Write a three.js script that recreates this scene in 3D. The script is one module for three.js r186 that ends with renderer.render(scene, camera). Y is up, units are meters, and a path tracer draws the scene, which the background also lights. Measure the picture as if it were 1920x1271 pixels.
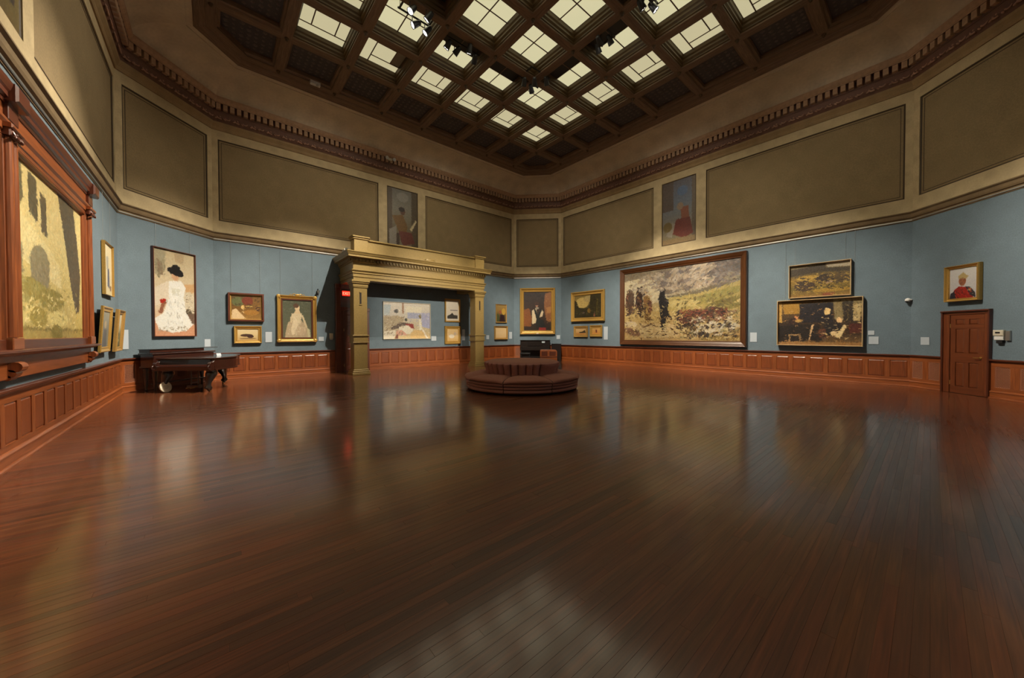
import * as THREE from 'three';
import { mergeGeometries, toCreasedNormals } from 'three/addons/utils/BufferGeometryUtils.js';
import { RectAreaLightUniformsLib } from 'three/addons/lights/RectAreaLightUniformsLib.js';
import { FontLoader } from 'three/addons/loaders/FontLoader.js';
import { TextGeometry } from 'three/addons/geometries/TextGeometry.js';
import { ImprovedNoise } from 'three/addons/math/ImprovedNoise.js';

// ------------------------------------------------------------------ camera, exposure, light set-up
const scene = new THREE.Scene();
scene.background = new THREE.Color(0, 0, 0);
const D2R = Math.PI / 180;
const camera = new THREE.PerspectiveCamera(2 * Math.atan(635.5 / 664.6) / D2R, 1920 / 1271, 0.05, 100);
camera.position.set(0, 1.45, 0);
camera.rotation.order = 'YXZ';
camera.rotation.set(-0.815 * D2R, -40.27 * D2R, -0.138 * D2R);
const renderer = new THREE.WebGLRenderer();
renderer.toneMapping = THREE.LinearToneMapping;
renderer.toneMappingExposure = 1.0;
renderer.shadowMap.enabled = true;
RectAreaLightUniformsLib.init();

const SPOT = new THREE.Color(1.0, 0.88, 0.70);      // halogen track lights
const SKYLIGHT = new THREE.Color(1.0, 0.92, 0.66);  // laylight panes
const SKYLIGHT_POWER = 1.25;
// track lights: place of the lamp relative to the middle of the room, height, what it is aimed at, candela, half cone in degrees
const SPOTS = [
  // over the far quarter with the pianos
  { at: [-2.62, 9.24, -1.55], to: [-1.75, 1.7, -8.4], cd: 350, cone: 29, set: 'a', on: 'the garden mural' },
  { at: [-2.22, 9.22, -1.50], to: [-0.75, 1.7, -13.75], cd: 340, cone: 21, set: 'a', on: 'the woman in white' },
  { at: [-2.05, 9.26, -1.92], to: [-1.65, 1.4, -11.8], cd: 260, cone: 19, set: 'a', on: 'the tilted gold frames' },
  { at: [-2.40, 9.26, -1.90], to: [-1.75, 5.2, -10.5], cd: 46, cone: 36, set: 'a', on: 'the frieze above the mural' },
  { at: [-1.38, 9.26, -2.00], to: [1.9, 1.5, -14.70], cd: 400, cone: 21, set: 'b', on: 'the seated lady' },
  { at: [-1.10, 9.26, -2.02], to: [2.6, 4.9, -14.76], cd: 42, cone: 36, set: 'b', on: 'the frieze above the boat painting' },
  { at: [-0.80, 9.26, -1.75], to: [6.3, 1.2, -13.1], cd: 150, cone: 27, set: 'b', on: 'the portico column' },
  { at: [-0.50, 9.26, -1.95], to: [8.0, 5.2, -14.76], cd: 40, cone: 34, set: 'b', on: 'the scholar mural' },
  // over the far corner
  { at: [1.46, 9.22, -1.46], to: [13.50, 1.9, -13.8], cd: 310, cone: 16, set: 'c', on: 'the standing portrait' },
  { at: [1.22, 9.24, -1.70], to: [11.3, 1.7, -14.5], cd: 300, cone: 15, set: 'c', on: 'the dark skirted figure' },
  { at: [1.75, 9.24, -1.20], to: [14.3, 1.8, -10.6], cd: 310, cone: 16, set: 'c', on: 'the wooded landscape' },
  { at: [1.62, 9.24, -1.75], to: [13.9, 5.0, -12.0], cd: 38, cone: 34, set: 'c', on: 'the frieze of the far corner' },
  // over the wall with the big landscape
  { at: [1.95, 9.24, 0.62], to: [14.4, 2.0, -7.2], cd: 380, cone: 22, set: 'd', on: 'the battle landscape' },
  { at: [1.95, 9.24, 1.02], to: [14.4, 1.8, -4.6], cd: 270, cone: 19, set: 'd', on: 'the lower end of the battle landscape' },
  { at: [1.75, 9.24, 0.82], to: [14.4, 5.0, -6.6], cd: 42, cone: 36, set: 'd', on: 'the robed elder mural' },
  { at: [1.65, 9.24, 2.12], to: [14.4, 1.9, -2.3], cd: 250, cone: 18, set: 'e', on: 'the tavern scene' },
  { at: [1.90, 9.24, 2.30], to: [13.6, 1.8, 0.4], cd: 105, cone: 19, set: 'e', on: 'the panelled door' },
  { at: [1.62, 9.24, 2.40], to: [14.2, 4.9, -1.2], cd: 32, cone: 36, set: 'e', on: 'the frieze above the door' },
  // over the wall behind the viewer and the near half of the mural wall
  { at: [-1.75, 9.24, 1.60], to: [-1.75, 2.5, -4.4], cd: 300, cone: 24, set: 'g', on: 'the terrace panel of the mural' },
  { at: [-1.45, 9.24, 1.85], to: [2.6, 3.4, 1.47], cd: 330, cone: 22, set: 'g', on: 'the opposite wall' },
  { at: [-1.15, 9.24, 1.60], to: [6.6, 3.4, 1.47], cd: 400, cone: 22, set: 'g', on: 'the opposite wall middle' },
  { at: [1.35, 9.24, 2.40], to: [10.6, 3.4, 1.47], cd: 330, cone: 22, set: 'e', on: 'the wall beyond the panelled door' },
];

// ------------------------------------------------------------------ small tools
let seed = 20240611;
const rnd = () => { seed = (seed * 1664525 + 1013904223) >>> 0; return seed / 4294967296; };
const rr = (a, b) => a + (b - a) * rnd();
const taken = {};
const numbered = (n) => { taken[n] = (taken[n] ?? -1) + 1; return taken[n] ? `${n}_${String(taken[n]).padStart(3, '0')}` : n; };
const shade = (o) => { o.castShadow = true; o.receiveShadow = true; return o; };
function info(o, label, category, extra) { o.userData.label = label; o.userData.category = category; Object.assign(o.userData, extra || {}); return o; }
function thing(name, label, category, pos = [0, 0, 0], turn = 0, extra) {
  const g = new THREE.Group(); g.name = numbered(name); g.position.set(...pos); g.rotation.y = turn;
  scene.add(g); return info(g, label, category, extra);
}
const structure = (name, label, category) => { const g = new THREE.Group(); g.name = name; scene.add(g); return info(g, label, category, { kind: 'structure' }); };
function part(parent, name, geo, mat, pos) {
  const m = shade(new THREE.Mesh(geo, mat)); m.name = name; if (pos) m.position.set(...pos); parent.add(m); return m;
}
function flat(g) {
  const q = g.index ? g.toNonIndexed() : g;
  for (const k of Object.keys(q.attributes)) if (!['position', 'normal', 'uv'].includes(k)) q.deleteAttribute(k);
  return q;
}
const merge = (list) => mergeGeometries(list.map(flat));
// texture coordinates in metres from the position, by the way each face points; 'along' is the axis of the grain
function metreUV(g, along = 'x', du = 0, dv = 0) {
  const q = flat(g); q.computeVertexNormals();
  const p = q.attributes.position, n = q.attributes.normal, uv = new Float32Array(p.count * 2);
  for (let i = 0; i < p.count; i++) {
    const c = [p.getX(i), p.getY(i), p.getZ(i)], a = [Math.abs(n.getX(i)), Math.abs(n.getY(i)), Math.abs(n.getZ(i))];
    const k = a[0] > a[1] && a[0] > a[2] ? 0 : a[1] > a[2] ? 1 : 2, g0 = { x: 0, y: 1, z: 2 }[along];
    const others = [0, 1, 2].filter((t) => t !== k), u = others.includes(g0) ? g0 : others[0], v = others.find((t) => t !== u);
    uv[2 * i] = c[u] + du; uv[2 * i + 1] = c[v] + dv + c[k] * 0.37;
  }
  q.setAttribute('uv', new THREE.BufferAttribute(uv, 2)); return q;
}
// box given by its limits, with a small chamfer on the edges when b > 0
function box(x0, x1, y0, y1, z0, z1, b = 0) {
  if (b <= 0) { const g = new THREE.BoxGeometry(x1 - x0, y1 - y0, z1 - z0); g.translate((x0 + x1) / 2, (y0 + y1) / 2, (z0 + z1) / 2); return flat(g); }
  const s = new THREE.Shape(); s.moveTo(x0 + b, y0 + b); s.lineTo(x1 - b, y0 + b); s.lineTo(x1 - b, y1 - b); s.lineTo(x0 + b, y1 - b); s.closePath();
  const g = new THREE.ExtrudeGeometry(s, { depth: z1 - z0 - 2 * b, bevelEnabled: true, bevelThickness: b, bevelSize: b, bevelSegments: 1 });
  g.translate(0, 0, z0 + b); return flat(g);
}
const woodBox = (x0, x1, y0, y1, z0, z1, b = 0, along) => {
  const d = [x1 - x0, y1 - y0, z1 - z0]; along = along || (d[0] >= d[1] && d[0] >= d[2] ? 'x' : d[1] >= d[2] ? 'y' : 'z');
  return metreUV(box(x0, x1, y0, y1, z0, z1, b), along, rr(0, 3), rr(0, 3));
};
// profile [offset, height] swept along a path [x, z]; positive offsets go to the path's own side (-ez, ex); one geometry per stretch
function sweepPath(path, prof, { closedPath = false, closedProf = false, crease = 0, caps = true } = {}) {
  const N = path.length, segs = closedPath ? N : N - 1; let P = prof.slice();
  if (closedProf) {
    let a = 0; for (let i = 0; i < P.length; i++) { const [x0, y0] = P[i], [x1, y1] = P[(i + 1) % P.length]; a += x0 * y1 - x1 * y0; }
    if (a < 0) P.reverse();
  }
  const dir = (i) => { const a = path[i], b = path[(i + 1) % N], l = Math.hypot(b[0] - a[0], b[1] - a[1]); return [(b[0] - a[0]) / l, (b[1] - a[1]) / l]; };
  const mit = path.map((_, i) => {
    const d1 = closedPath || i > 0 ? dir((i - 1 + N) % N) : dir(0), d2 = closedPath || i < N - 1 ? dir(i) : dir(N - 2);
    const n1 = [-d1[1], d1[0]], n2 = [-d2[1], d2[0]], k = 1 + n1[0] * n2[0] + n1[1] * n2[1];
    return [(n1[0] + n2[0]) / k, (n1[1] + n2[1]) / k];
  });
  const pt = (i, [o, y]) => [path[i % N][0] + mit[i % N][0] * o, y, path[i % N][1] + mit[i % N][1] * o];
  const out = [];
  for (let s = 0; s < segs; s++) {
    const pos = [], uv = [], e = dir(s), M = closedProf ? P.length : P.length - 1; let v = 0;
    const U = (p) => (p[0] - path[s][0]) * e[0] + (p[2] - path[s][1]) * e[1];
    for (let j = 0; j < M; j++) {
      const a = P[j], b = P[(j + 1) % P.length], l = Math.hypot(a[0] - b[0], a[1] - b[1]);
      const q = [pt(s, a), pt(s + 1, a), pt(s + 1, b), pt(s, b)], vv = [v, v, v + l, v + l];
      for (const t of [0, 1, 2, 0, 2, 3]) { pos.push(...q[t]); uv.push(U(q[t]), vv[t]); }
      v += l;
    }
    if (closedProf && caps && !closedPath) for (const end of [0, 1]) {
      if (end ? s !== segs - 1 : s !== 0) continue;
      const tri = THREE.ShapeUtils.triangulateShape(P.map((p) => new THREE.Vector2(...p)), []);
      for (const t of tri) for (const j of end ? t : [t[0], t[2], t[1]]) { pos.push(...pt(s + end, P[j])); uv.push(...P[j]); }
    }
    let g = new THREE.BufferGeometry();
    g.setAttribute('position', new THREE.Float32BufferAttribute(pos, 3)); g.setAttribute('uv', new THREE.Float32BufferAttribute(uv, 2));
    g.computeVertexNormals(); if (crease) g = toCreasedNormals(g, crease);
    out.push(g);
  }
  return out;
}
// profile [distance in from the outer edge, depth towards +z] taken round a rectangle standing in the x-y plane, base at y = 0
function rectSweep(w, h, prof, closed = true) {
  const pos = [], uv = [], C = (i) => [[-w / 2 + i, i], [w / 2 - i, i], [w / 2 - i, h - i], [-w / 2 + i, h - i]], M2 = closed ? prof.length : prof.length - 1;
  for (let s = 0; s < 4; s++) {
    let v = 0;
    for (let j = 0; j < M2; j++) {
      const a = prof[j], b = prof[(j + 1) % prof.length], l = Math.hypot(a[0] - b[0], a[1] - b[1]), A = C(a[0]), B = C(b[0]), t = (s + 1) % 4;
      const q = [[...A[s], a[1]], [...A[t], a[1]], [...B[t], b[1]], [...B[s], b[1]]], U = (p) => (s % 2 ? p[1] : p[0]), vv = [v, v, v + l, v + l];
      for (const k of [0, 1, 2, 0, 2, 3]) { pos.push(...q[k]); uv.push(U(q[k]), vv[k]); }
      v += l;
    }
  }
  const g = new THREE.BufferGeometry(); g.setAttribute('position', new THREE.Float32BufferAttribute(pos, 3)); g.setAttribute('uv', new THREE.Float32BufferAttribute(uv, 2)); g.computeVertexNormals(); return g;
}
const frameGeo = (w, h, prof) => rectSweep(w, h, prof, true);
const lathe = (pts, seg = 20) => flat(new THREE.LatheGeometry(pts.map((p) => new THREE.Vector2(...p)), seg));
const cyl = (r0, r1, h, seg = 16) => flat(new THREE.CylinderGeometry(r1, r0, h, seg));

// ------------------------------------------------------------------ procedural textures and materials
const noise = new ImprovedNoise();
function dataTex(w, h, fn, srgb = true) {
  const d = new Uint8Array(w * h * 4);
  for (let y = 0; y < h; y++) for (let x = 0; x < w; x++) { const c = fn(x / w, y / h), i = (y * w + x) * 4; for (let k = 0; k < 3; k++) d[i + k] = Math.max(0, Math.min(255, c[k])); d[i + 3] = 255; }
  const t = new THREE.DataTexture(d, w, h); t.wrapS = t.wrapT = THREE.RepeatWrapping; t.magFilter = THREE.LinearFilter; t.minFilter = THREE.LinearMipmapLinearFilter; t.generateMipmaps = true;
  if (srgb) t.colorSpace = THREE.SRGBColorSpace; t.needsUpdate = true; return t;
}
// noise that repeats over the unit square
function tile(u, v, fu, fv, z) {
  const a = (x, y) => noise.noise(x * fu, y * fv, z), su = u, sv = v;
  return a(u, v) * (1 - su) * (1 - sv) + a(u - 1, v) * su * (1 - sv) + a(u, v - 1) * (1 - su) * sv + a(u - 1, v - 1) * su * sv;
}
const grain = dataTex(512, 512, (u, v) => {
  const w = tile(u, v, 3, 40, 1.3) * 0.9 + tile(u, v, 6, 110, 7.7) * 0.7 + tile(u, v, 2, 9, 4.1) * 0.6;
  const s = 205 + 50 * w; return [s, s * (0.985 + 0.03 * w), s * (0.97 + 0.05 * w)];
});
const cloth = dataTex(256, 256, (u, v) => { const n = tile(u, v, 60, 60, 2.2) * 26 + tile(u, v, 5, 5, 9) * 12 + 228; return [n, n, n]; });
const plaster = dataTex(256, 256, (u, v) => { const n = tile(u, v, 7, 7, 5.5) * 30 + tile(u, v, 40, 40, 1) * 14 + 226; return [n, n * 0.99, n * 0.97]; });
const worn = dataTex(512, 512, (u, v) => { const n = 128 + 90 * tile(u, v, 3, 22, 3.9) + 60 * tile(u, v, 5, 5, 8.8); return [n, 100 + 0.22 * n, n]; }, false);
const gilt = dataTex(256, 256, (u, v) => { const n = 228 + 22 * tile(u, v, 14, 14, 6.1) + 14 * tile(u, v, 45, 45, 2.1); return [n, n * 0.97, n * 0.9]; });
function rep(t, rx, ry) { const c = t.clone(); c.repeat.set(rx, ry); c.needsUpdate = true; return c; }
const std = (o) => new THREE.MeshStandardMaterial(o);
const phys = (o) => new THREE.MeshPhysicalMaterial(o);
const lin = (r, g, b) => new THREE.Color().setRGB(r, g, b);
const M = {
  blue: std({ color: lin(0.152, 0.208, 0.250), map: rep(cloth, 0.8, 0.8), roughness: 0.9 }),
  olive: std({ color: lin(0.300, 0.220, 0.112), map: rep(cloth, 0.6, 0.6), roughness: 0.95 }),
  cream: std({ color: lin(0.58, 0.47, 0.28), map: rep(plaster, 0.7, 0.7), roughness: 0.8 }),
  bead: std({ color: lin(0.055, 0.034, 0.014), roughness: 0.7 }),
  brownMould: std({ color: lin(0.34, 0.23, 0.11), map: rep(plaster, 0.7, 0.7), roughness: 0.75 }),
  leaf: std({ color: lin(0.34, 0.19, 0.125), roughness: 0.6 }),
  railMould: std({ color: lin(0.20, 0.135, 0.066), map: rep(plaster, 0.7, 0.7), roughness: 0.7 }),
  carved: std({ color: lin(0.17, 0.080, 0.052), map: rep(plaster, 1.5, 1.5), roughness: 0.65 }),
  dentil: std({ color: lin(0.52, 0.34, 0.22), map: rep(plaster, 2, 2), roughness: 0.7 }),
  cove: std({ color: lin(0.74, 0.64, 0.50), map: rep(plaster, 0.35, 0.35), roughness: 0.9 }),
  ceilWood: std({ color: lin(0.27, 0.17, 0.11), map: rep(grain, 1, 1), roughness: 0.5 }),
  ceilGold: std({ color: lin(0.15, 0.090, 0.034), map: rep(grain, 1, 1), roughness: 0.45 }),
  ceilDark: std({ color: lin(0.052, 0.043, 0.050), roughness: 0.6 }),
  ceilCarve: std({ color: lin(0.105, 0.080, 0.078), roughness: 0.55 }),
  oak: phys({ color: lin(0.39, 0.105, 0.025), map: rep(grain, 0.9, 0.9), roughness: 0.42, clearcoat: 0.5, clearcoatRoughness: 0.28 }),
  oakPanel: phys({ color: lin(0.32, 0.078, 0.018), map: rep(grain, 0.9, 0.9), roughness: 0.42, clearcoat: 0.5, clearcoatRoughness: 0.28 }),
  oakDark: phys({ color: lin(0.150, 0.036, 0.014), map: rep(grain, 0.9, 0.9), roughness: 0.4, clearcoat: 0.5, clearcoatRoughness: 0.25 }),
  oakDoor: phys({ color: lin(0.235, 0.058, 0.015), map: rep(grain, 0.9, 0.9), roughness: 0.4, clearcoat: 0.5, clearcoatRoughness: 0.28 }),
  grille: std({ color: lin(0.30, 0.115, 0.060), roughness: 0.6 }),
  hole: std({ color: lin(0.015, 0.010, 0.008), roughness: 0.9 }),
  gilded: std({ color: lin(0.300, 0.222, 0.088), map: rep(gilt, 1.5, 1.5), roughness: 0.42, metalness: 0.15 }),
  gold: std({ color: lin(0.58, 0.37, 0.105), map: rep(gilt, 3, 3), roughness: 0.32, metalness: 0.4 }),
  goldDark: std({ color: lin(0.44, 0.27, 0.085), map: rep(gilt, 3, 3), roughness: 0.4, metalness: 0.2 }),
  rosewood: phys({ color: lin(0.050, 0.014, 0.009), map: rep(grain, 1, 1), roughness: 0.3, clearcoat: 0.9, clearcoatRoughness: 0.1 }),
  tan: std({ color: lin(0.46, 0.33, 0.17), roughness: 0.5 }),
  ebony: phys({ color: lin(0.012, 0.009, 0.008), roughness: 0.3, clearcoat: 0.9, clearcoatRoughness: 0.1 }),
  ivory: std({ color: lin(0.72, 0.66, 0.52), roughness: 0.4 }),
  brass: std({ color: lin(0.72, 0.52, 0.20), roughness: 0.3, metalness: 1 }),
  steel: std({ color: lin(0.50, 0.50, 0.48), roughness: 0.4, metalness: 1 }),
  black: std({ color: lin(0.012, 0.012, 0.013), roughness: 0.45 }),
  white: std({ color: lin(0.62, 0.62, 0.60), roughness: 0.5 }),
  card: std({ color: lin(0.40, 0.45, 0.50), roughness: 0.7 }),
  beige: std({ color: lin(0.50, 0.46, 0.36), roughness: 0.5 }),
  velvet: phys({ color: lin(0.37, 0.155, 0.130), map: rep(cloth, 3, 3), roughness: 0.85, sheen: 0.35, sheenRoughness: 0.5, sheenColor: lin(0.6, 0.36, 0.3) }),
  velvetTop: phys({ color: lin(0.36, 0.145, 0.105), map: rep(cloth, 3, 3), roughness: 0.85, sheen: 0.35, sheenRoughness: 0.5, sheenColor: lin(0.6, 0.36, 0.26) }),
  pane: std({ color: lin(0.30, 0.29, 0.22), roughness: 0.5, emissive: lin(1, 0.93, 0.56), emissiveIntensity: 0.62 }),
  paneWarm: std({ color: lin(0.30, 0.29, 0.22), roughness: 0.5, emissive: lin(1, 0.90, 0.54), emissiveIntensity: 0.52 }),
  paneDim: std({ color: lin(0.25, 0.23, 0.18), roughness: 0.5 }),
  lens: std({ color: lin(0.9, 0.9, 0.9), emissive: lin(1, 0.95, 0.88), emissiveIntensity: 6, roughness: 0.3 }),
  exitRed: std({ color: lin(0.5, 0.02, 0.01), emissive: lin(1, 0.035, 0.015), emissiveIntensity: 0.85, roughness: 0.5 }),
  exitText: std({ color: lin(0.8, 0.5, 0.4), emissive: lin(1, 0.50, 0.30), emissiveIntensity: 0.9, roughness: 0.5 }),
};

// ------------------------------------------------------------------ the room: a square with cut corners
const XL = -1.749, XR = 14.468, ZB = -14.765, ZN = 1.473, CUT = 1.814;
const CX = (XL + XR) / 2, CZ = (ZB + ZN) / 2;
const OCT = [[XL, ZB + CUT], [XL + CUT, ZB], [XR - CUT, ZB], [XR, ZB + CUT], [XR, ZN - CUT], [XR - CUT, ZN], [XL + CUT, ZN], [XL, ZN - CUT]];
const SIDE = ['left_corner', 'back', 'back_corner', 'right', 'right_corner', 'front', 'front_corner', 'left'];
const WHERE = ['the cut corner behind the brown pianos', 'the gilded portico wall', 'the cut corner behind the black piano', 'the wall of the big battle landscape', 'the cut corner with the panelled door', 'the wall facing the portico', 'the cut corner facing the black piano', 'the wall of the wooden framed mural'];
const WALL = OCT.map((a, k) => {
  const b = OCT[(k + 1) % 8], len = Math.hypot(b[0] - a[0], b[1] - a[1]), e = [(b[0] - a[0]) / len, (b[1] - a[1]) / len];
  return { a, b, len, e, n: [-e[1], e[0]], turn: Math.atan2(-e[1], e[0]) };
});
const onWall = (k, s, y, out = 0) => { const w = WALL[k]; return [w.a[0] + w.e[0] * s + w.n[0] * out, y, w.a[1] + w.e[1] * s + w.n[1] * out]; };
const ring = (prof, opt) => sweepPath(OCT, prof, { closedPath: true, ...opt });
const SEEN = [0, 1, 2, 3, 4, 7];

// floor: narrow boards running along the portico wall
{
  const f = structure('floor', 'glossy floor of narrow red brown strip boards', 'floor');
  const sub = new THREE.Shape(OCT.map((p) => new THREE.Vector2(p[0], -p[1])));
  const sg = new THREE.ExtrudeGeometry(sub, { depth: 0.2, bevelEnabled: false }); sg.rotateX(-Math.PI / 2); sg.translate(0, -0.206, 0);
  part(f, 'subfloor', flat(sg), M.hole);
  const boardMat = phys({ vertexColors: true, map: rep(grain, 0.8, 0.8), roughness: 0.5, clearcoat: 1, clearcoatRoughness: 0.145, clearcoatRoughnessMap: null });
  boardMat.bumpMap = rep(worn, 0.5, 0.5); boardMat.bumpScale = 0.00015; boardMat.roughnessMap = rep(worn, 0.3, 0.3); boardMat.roughness = 0.9;
  const W = 0.0575, boards = [];
  for (let z = ZB; z < ZN - 0.01; z += W) {
    const zm = Math.min(z + W, ZN), far = Math.max(0, CUT - (zm - ZB)), near = Math.max(0, CUT - (ZN - z)), c = Math.max(0, Math.max(ZB + CUT - z, zm - (ZN - CUT)));
    const x0 = XL + c - 0.02, x1 = XR - c + 0.02;
    let x = x0 - rr(0, 2.2);
    while (x < x1) { const l = rr(0.9, 3.4), a = Math.max(x, x0), b = Math.min(x + l, x1); if (b - a > 0.03) boards.push({ x0: a, x1: b, z0: z, z1: zm }); x += l; }
  }
  const yaw = 40.27 * D2R;
  for (const b of boards) {   // how large it shows from the door corner
    b.size = 0;
    for (let t = 0; t <= 8; t++) {
      const x = b.x0 + (b.x1 - b.x0) * t / 8, z = (b.z0 + b.z1) / 2, d = x * Math.sin(yaw) - z * Math.cos(yaw), r = x * Math.cos(yaw) + z * Math.sin(yaw);
      if (d > 1.4 && Math.abs(r / d) < 1.5) b.size += (b.x1 - b.x0) / 9 / (d * d * d);
    }
  }
  boards.sort((a, b) => b.size - a.size);
  const geo = (b, out) => {
    const g = 0.0003, t = 0.0005, tilt = rr(-1, 1) * 0.00009, y = rr(-0.00006, 0.00006), u = rr(0, 5), v = rr(0, 5);
    const tone = rr(0.74, 1.2) * (rnd() < 0.06 ? 0.66 : 1), red = rr(-0.07, 0.07), col = [0.205 * tone * (1 + red), 0.056 * tone * (1 - red), 0.0135 * tone * (1 - 1.3 * red)];
    const X = [b.x0 + g, b.x1 - g], Z = [b.z0 + g, b.z1 - g], c = 0.0006;
    const top = [[X[0] + c, y - tilt, Z[0] + c], [X[1] - c, y - tilt, Z[0] + c], [X[1] - c, y + tilt, Z[1] - c], [X[0] + c, y + tilt, Z[1] - c]];
    const low = [[X[0], -t, Z[0]], [X[1], -t, Z[0]], [X[1], -t, Z[1]], [X[0], -t, Z[1]]], foot = low.map((p) => [p[0], -0.006, p[2]]);
    const quads = [[top[0], top[3], top[2], top[1]]];
    for (let i = 0; i < 4; i++) { const j = (i + 1) % 4; quads.push([low[i], top[i], top[j], low[j]], [foot[i], low[i], low[j], foot[j]]); }
    for (const q of quads) for (const k of [0, 1, 2, 0, 2, 3]) { out.p.push(...q[k]); out.u.push(q[k][0] + u, q[k][2] * 1.6 + v); out.c.push(...col); }
  };
  const make = (o) => { const g = new THREE.BufferGeometry(); g.setAttribute('position', new THREE.Float32BufferAttribute(o.p, 3)); g.setAttribute('uv', new THREE.Float32BufferAttribute(o.u, 2)); g.setAttribute('color', new THREE.Float32BufferAttribute(o.c, 3)); g.computeVertexNormals(); return g; };
  const rest = { p: [], u: [], c: [] };
  boards.forEach((b, i) => { if (i < 300) { const o = { p: [], u: [], c: [] }; geo(b, o); part(f, 'floor_board', make(o), boardMat); } else geo(b, rest); });
  part(f, 'floor_boards', make(rest), boardMat).userData.kind = 'stuff';
}

// walls, picture rail, frieze, cornice, wainscot and baseboard, one of each along every side
const wallG = ring([[0, -0.2], [0, 4.56], [-0.3, 4.56], [-0.3, -0.2]], { closedProf: true });
const upperG = ring([[-0.03, 4.56], [-0.03, 8.9], [-0.3, 8.9], [-0.3, 4.56]], { closedProf: true });
const railG = ring([[-0.02, 4.46], [0.012, 4.46], [0.02, 4.50], [0.02, 4.54], [0.05, 4.56], [0.065, 4.60], [0.075, 4.66], [0.11, 4.69], [0.11, 4.712], [0.0, 4.725], [-0.03, 4.725]], { closedProf: true });
const hookG = ring([[0.012, 4.485], [0.034, 4.485], [0.034, 4.512], [0.012, 4.512]], { closedProf: true });
const corniceG = ring([[-0.03, 7.97], [0.03, 7.97], [0.05, 8.02], [0.05, 8.06], [0.10, 8.14], [0.11, 8.20], [0.06, 8.22]], {});
const carvedG = ring([[0.06, 8.22], [0.075, 8.24], [0.13, 8.34], [0.15, 8.46], [0.15, 8.50]], {});
const dentBackG = ring([[0.15, 8.50], [0.17, 8.50], [0.17, 8.53], [0.155, 8.54], [0.155, 8.72], [0.27, 8.72]], {});
const crownG = ring([[0.27, 8.72], [0.27, 8.745], [0.30, 8.76], [0.335, 8.80], [0.348, 8.84], [0.348, 8.892], [0.24, 8.90], [-0.3, 8.90]], {});
const PANELS = (k) => {  // painted fields of the frieze: [from, to, mural?]
  const L = WALL[k].len, m = L / 2;
  return k % 2 ? [[0.15, m - 1.05], [m - 0.69, m + 0.69, true], [m + 1.05, L - 0.15]] : [[0.15, L - 0.15]];
};
const FY0 = 5.10, FY1 = 7.69;
const local = (g, k) => { g.rotateY(WALL[k].turn); const p = onWall(k, 0, 0); g.translate(p[0], 0, p[2]); return g; };
const dentilGeo = box(-0.055, 0.055, 8.545, 8.72, 0.15, 0.262, 0.008);
const leafGeo = (() => {  // one curling acanthus scroll of the carved band
  const list = [];
  const tor = (x, y, r, t, a0, a1) => { const g = new THREE.TorusGeometry(r, t, 5, 10, a1 - a0); g.rotateZ(a0); g.translate(x, y, 0); list.push(flat(g)); };
  tor(-0.06, 0, 0.075, 0.022, 0.3, 5.2); tor(0.13, 0.01, 0.06, 0.02, 3.4, 8.6);
  for (const [x, y, a] of [[0.03, 0.06, 0.8], [0.05, -0.06, -0.7], [0.21, 0.05, 0.4], [-0.15, -0.06, 0.5]]) { const g = new THREE.SphereGeometry(0.05, 6, 5); g.scale(1, 0.42, 0.5); g.rotateZ(a); g.translate(x, y, 0); list.push(flat(g)); }
  const c = new THREE.SphereGeometry(0.026, 6, 5); c.translate(-0.06, 0, 0.01); list.push(flat(c));
  const g = merge(list); g.rotateX(-0.35); return g;
})();
const panelGeoCache = {};
function raisedPanel(w, h) {  // panel face with a chamfered margin, lower left at the origin
  const key = w.toFixed(3) + h.toFixed(3); if (panelGeoCache[key]) return panelGeoCache[key];
  const g = rectSweep(w, h, [[0, 0], [0.028, 0.014], [0.034, 0.014]], false); g.translate(w / 2, 0, 0);
  const f = new THREE.PlaneGeometry(w - 0.068, h - 0.068); f.translate(w / 2, h / 2, 0.014);
  const m = merge([g, f]);
  return (panelGeoCache[key] = metreUV(m, 'y', 0.3, 0.7));
}
let trimNo = 0;
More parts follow.
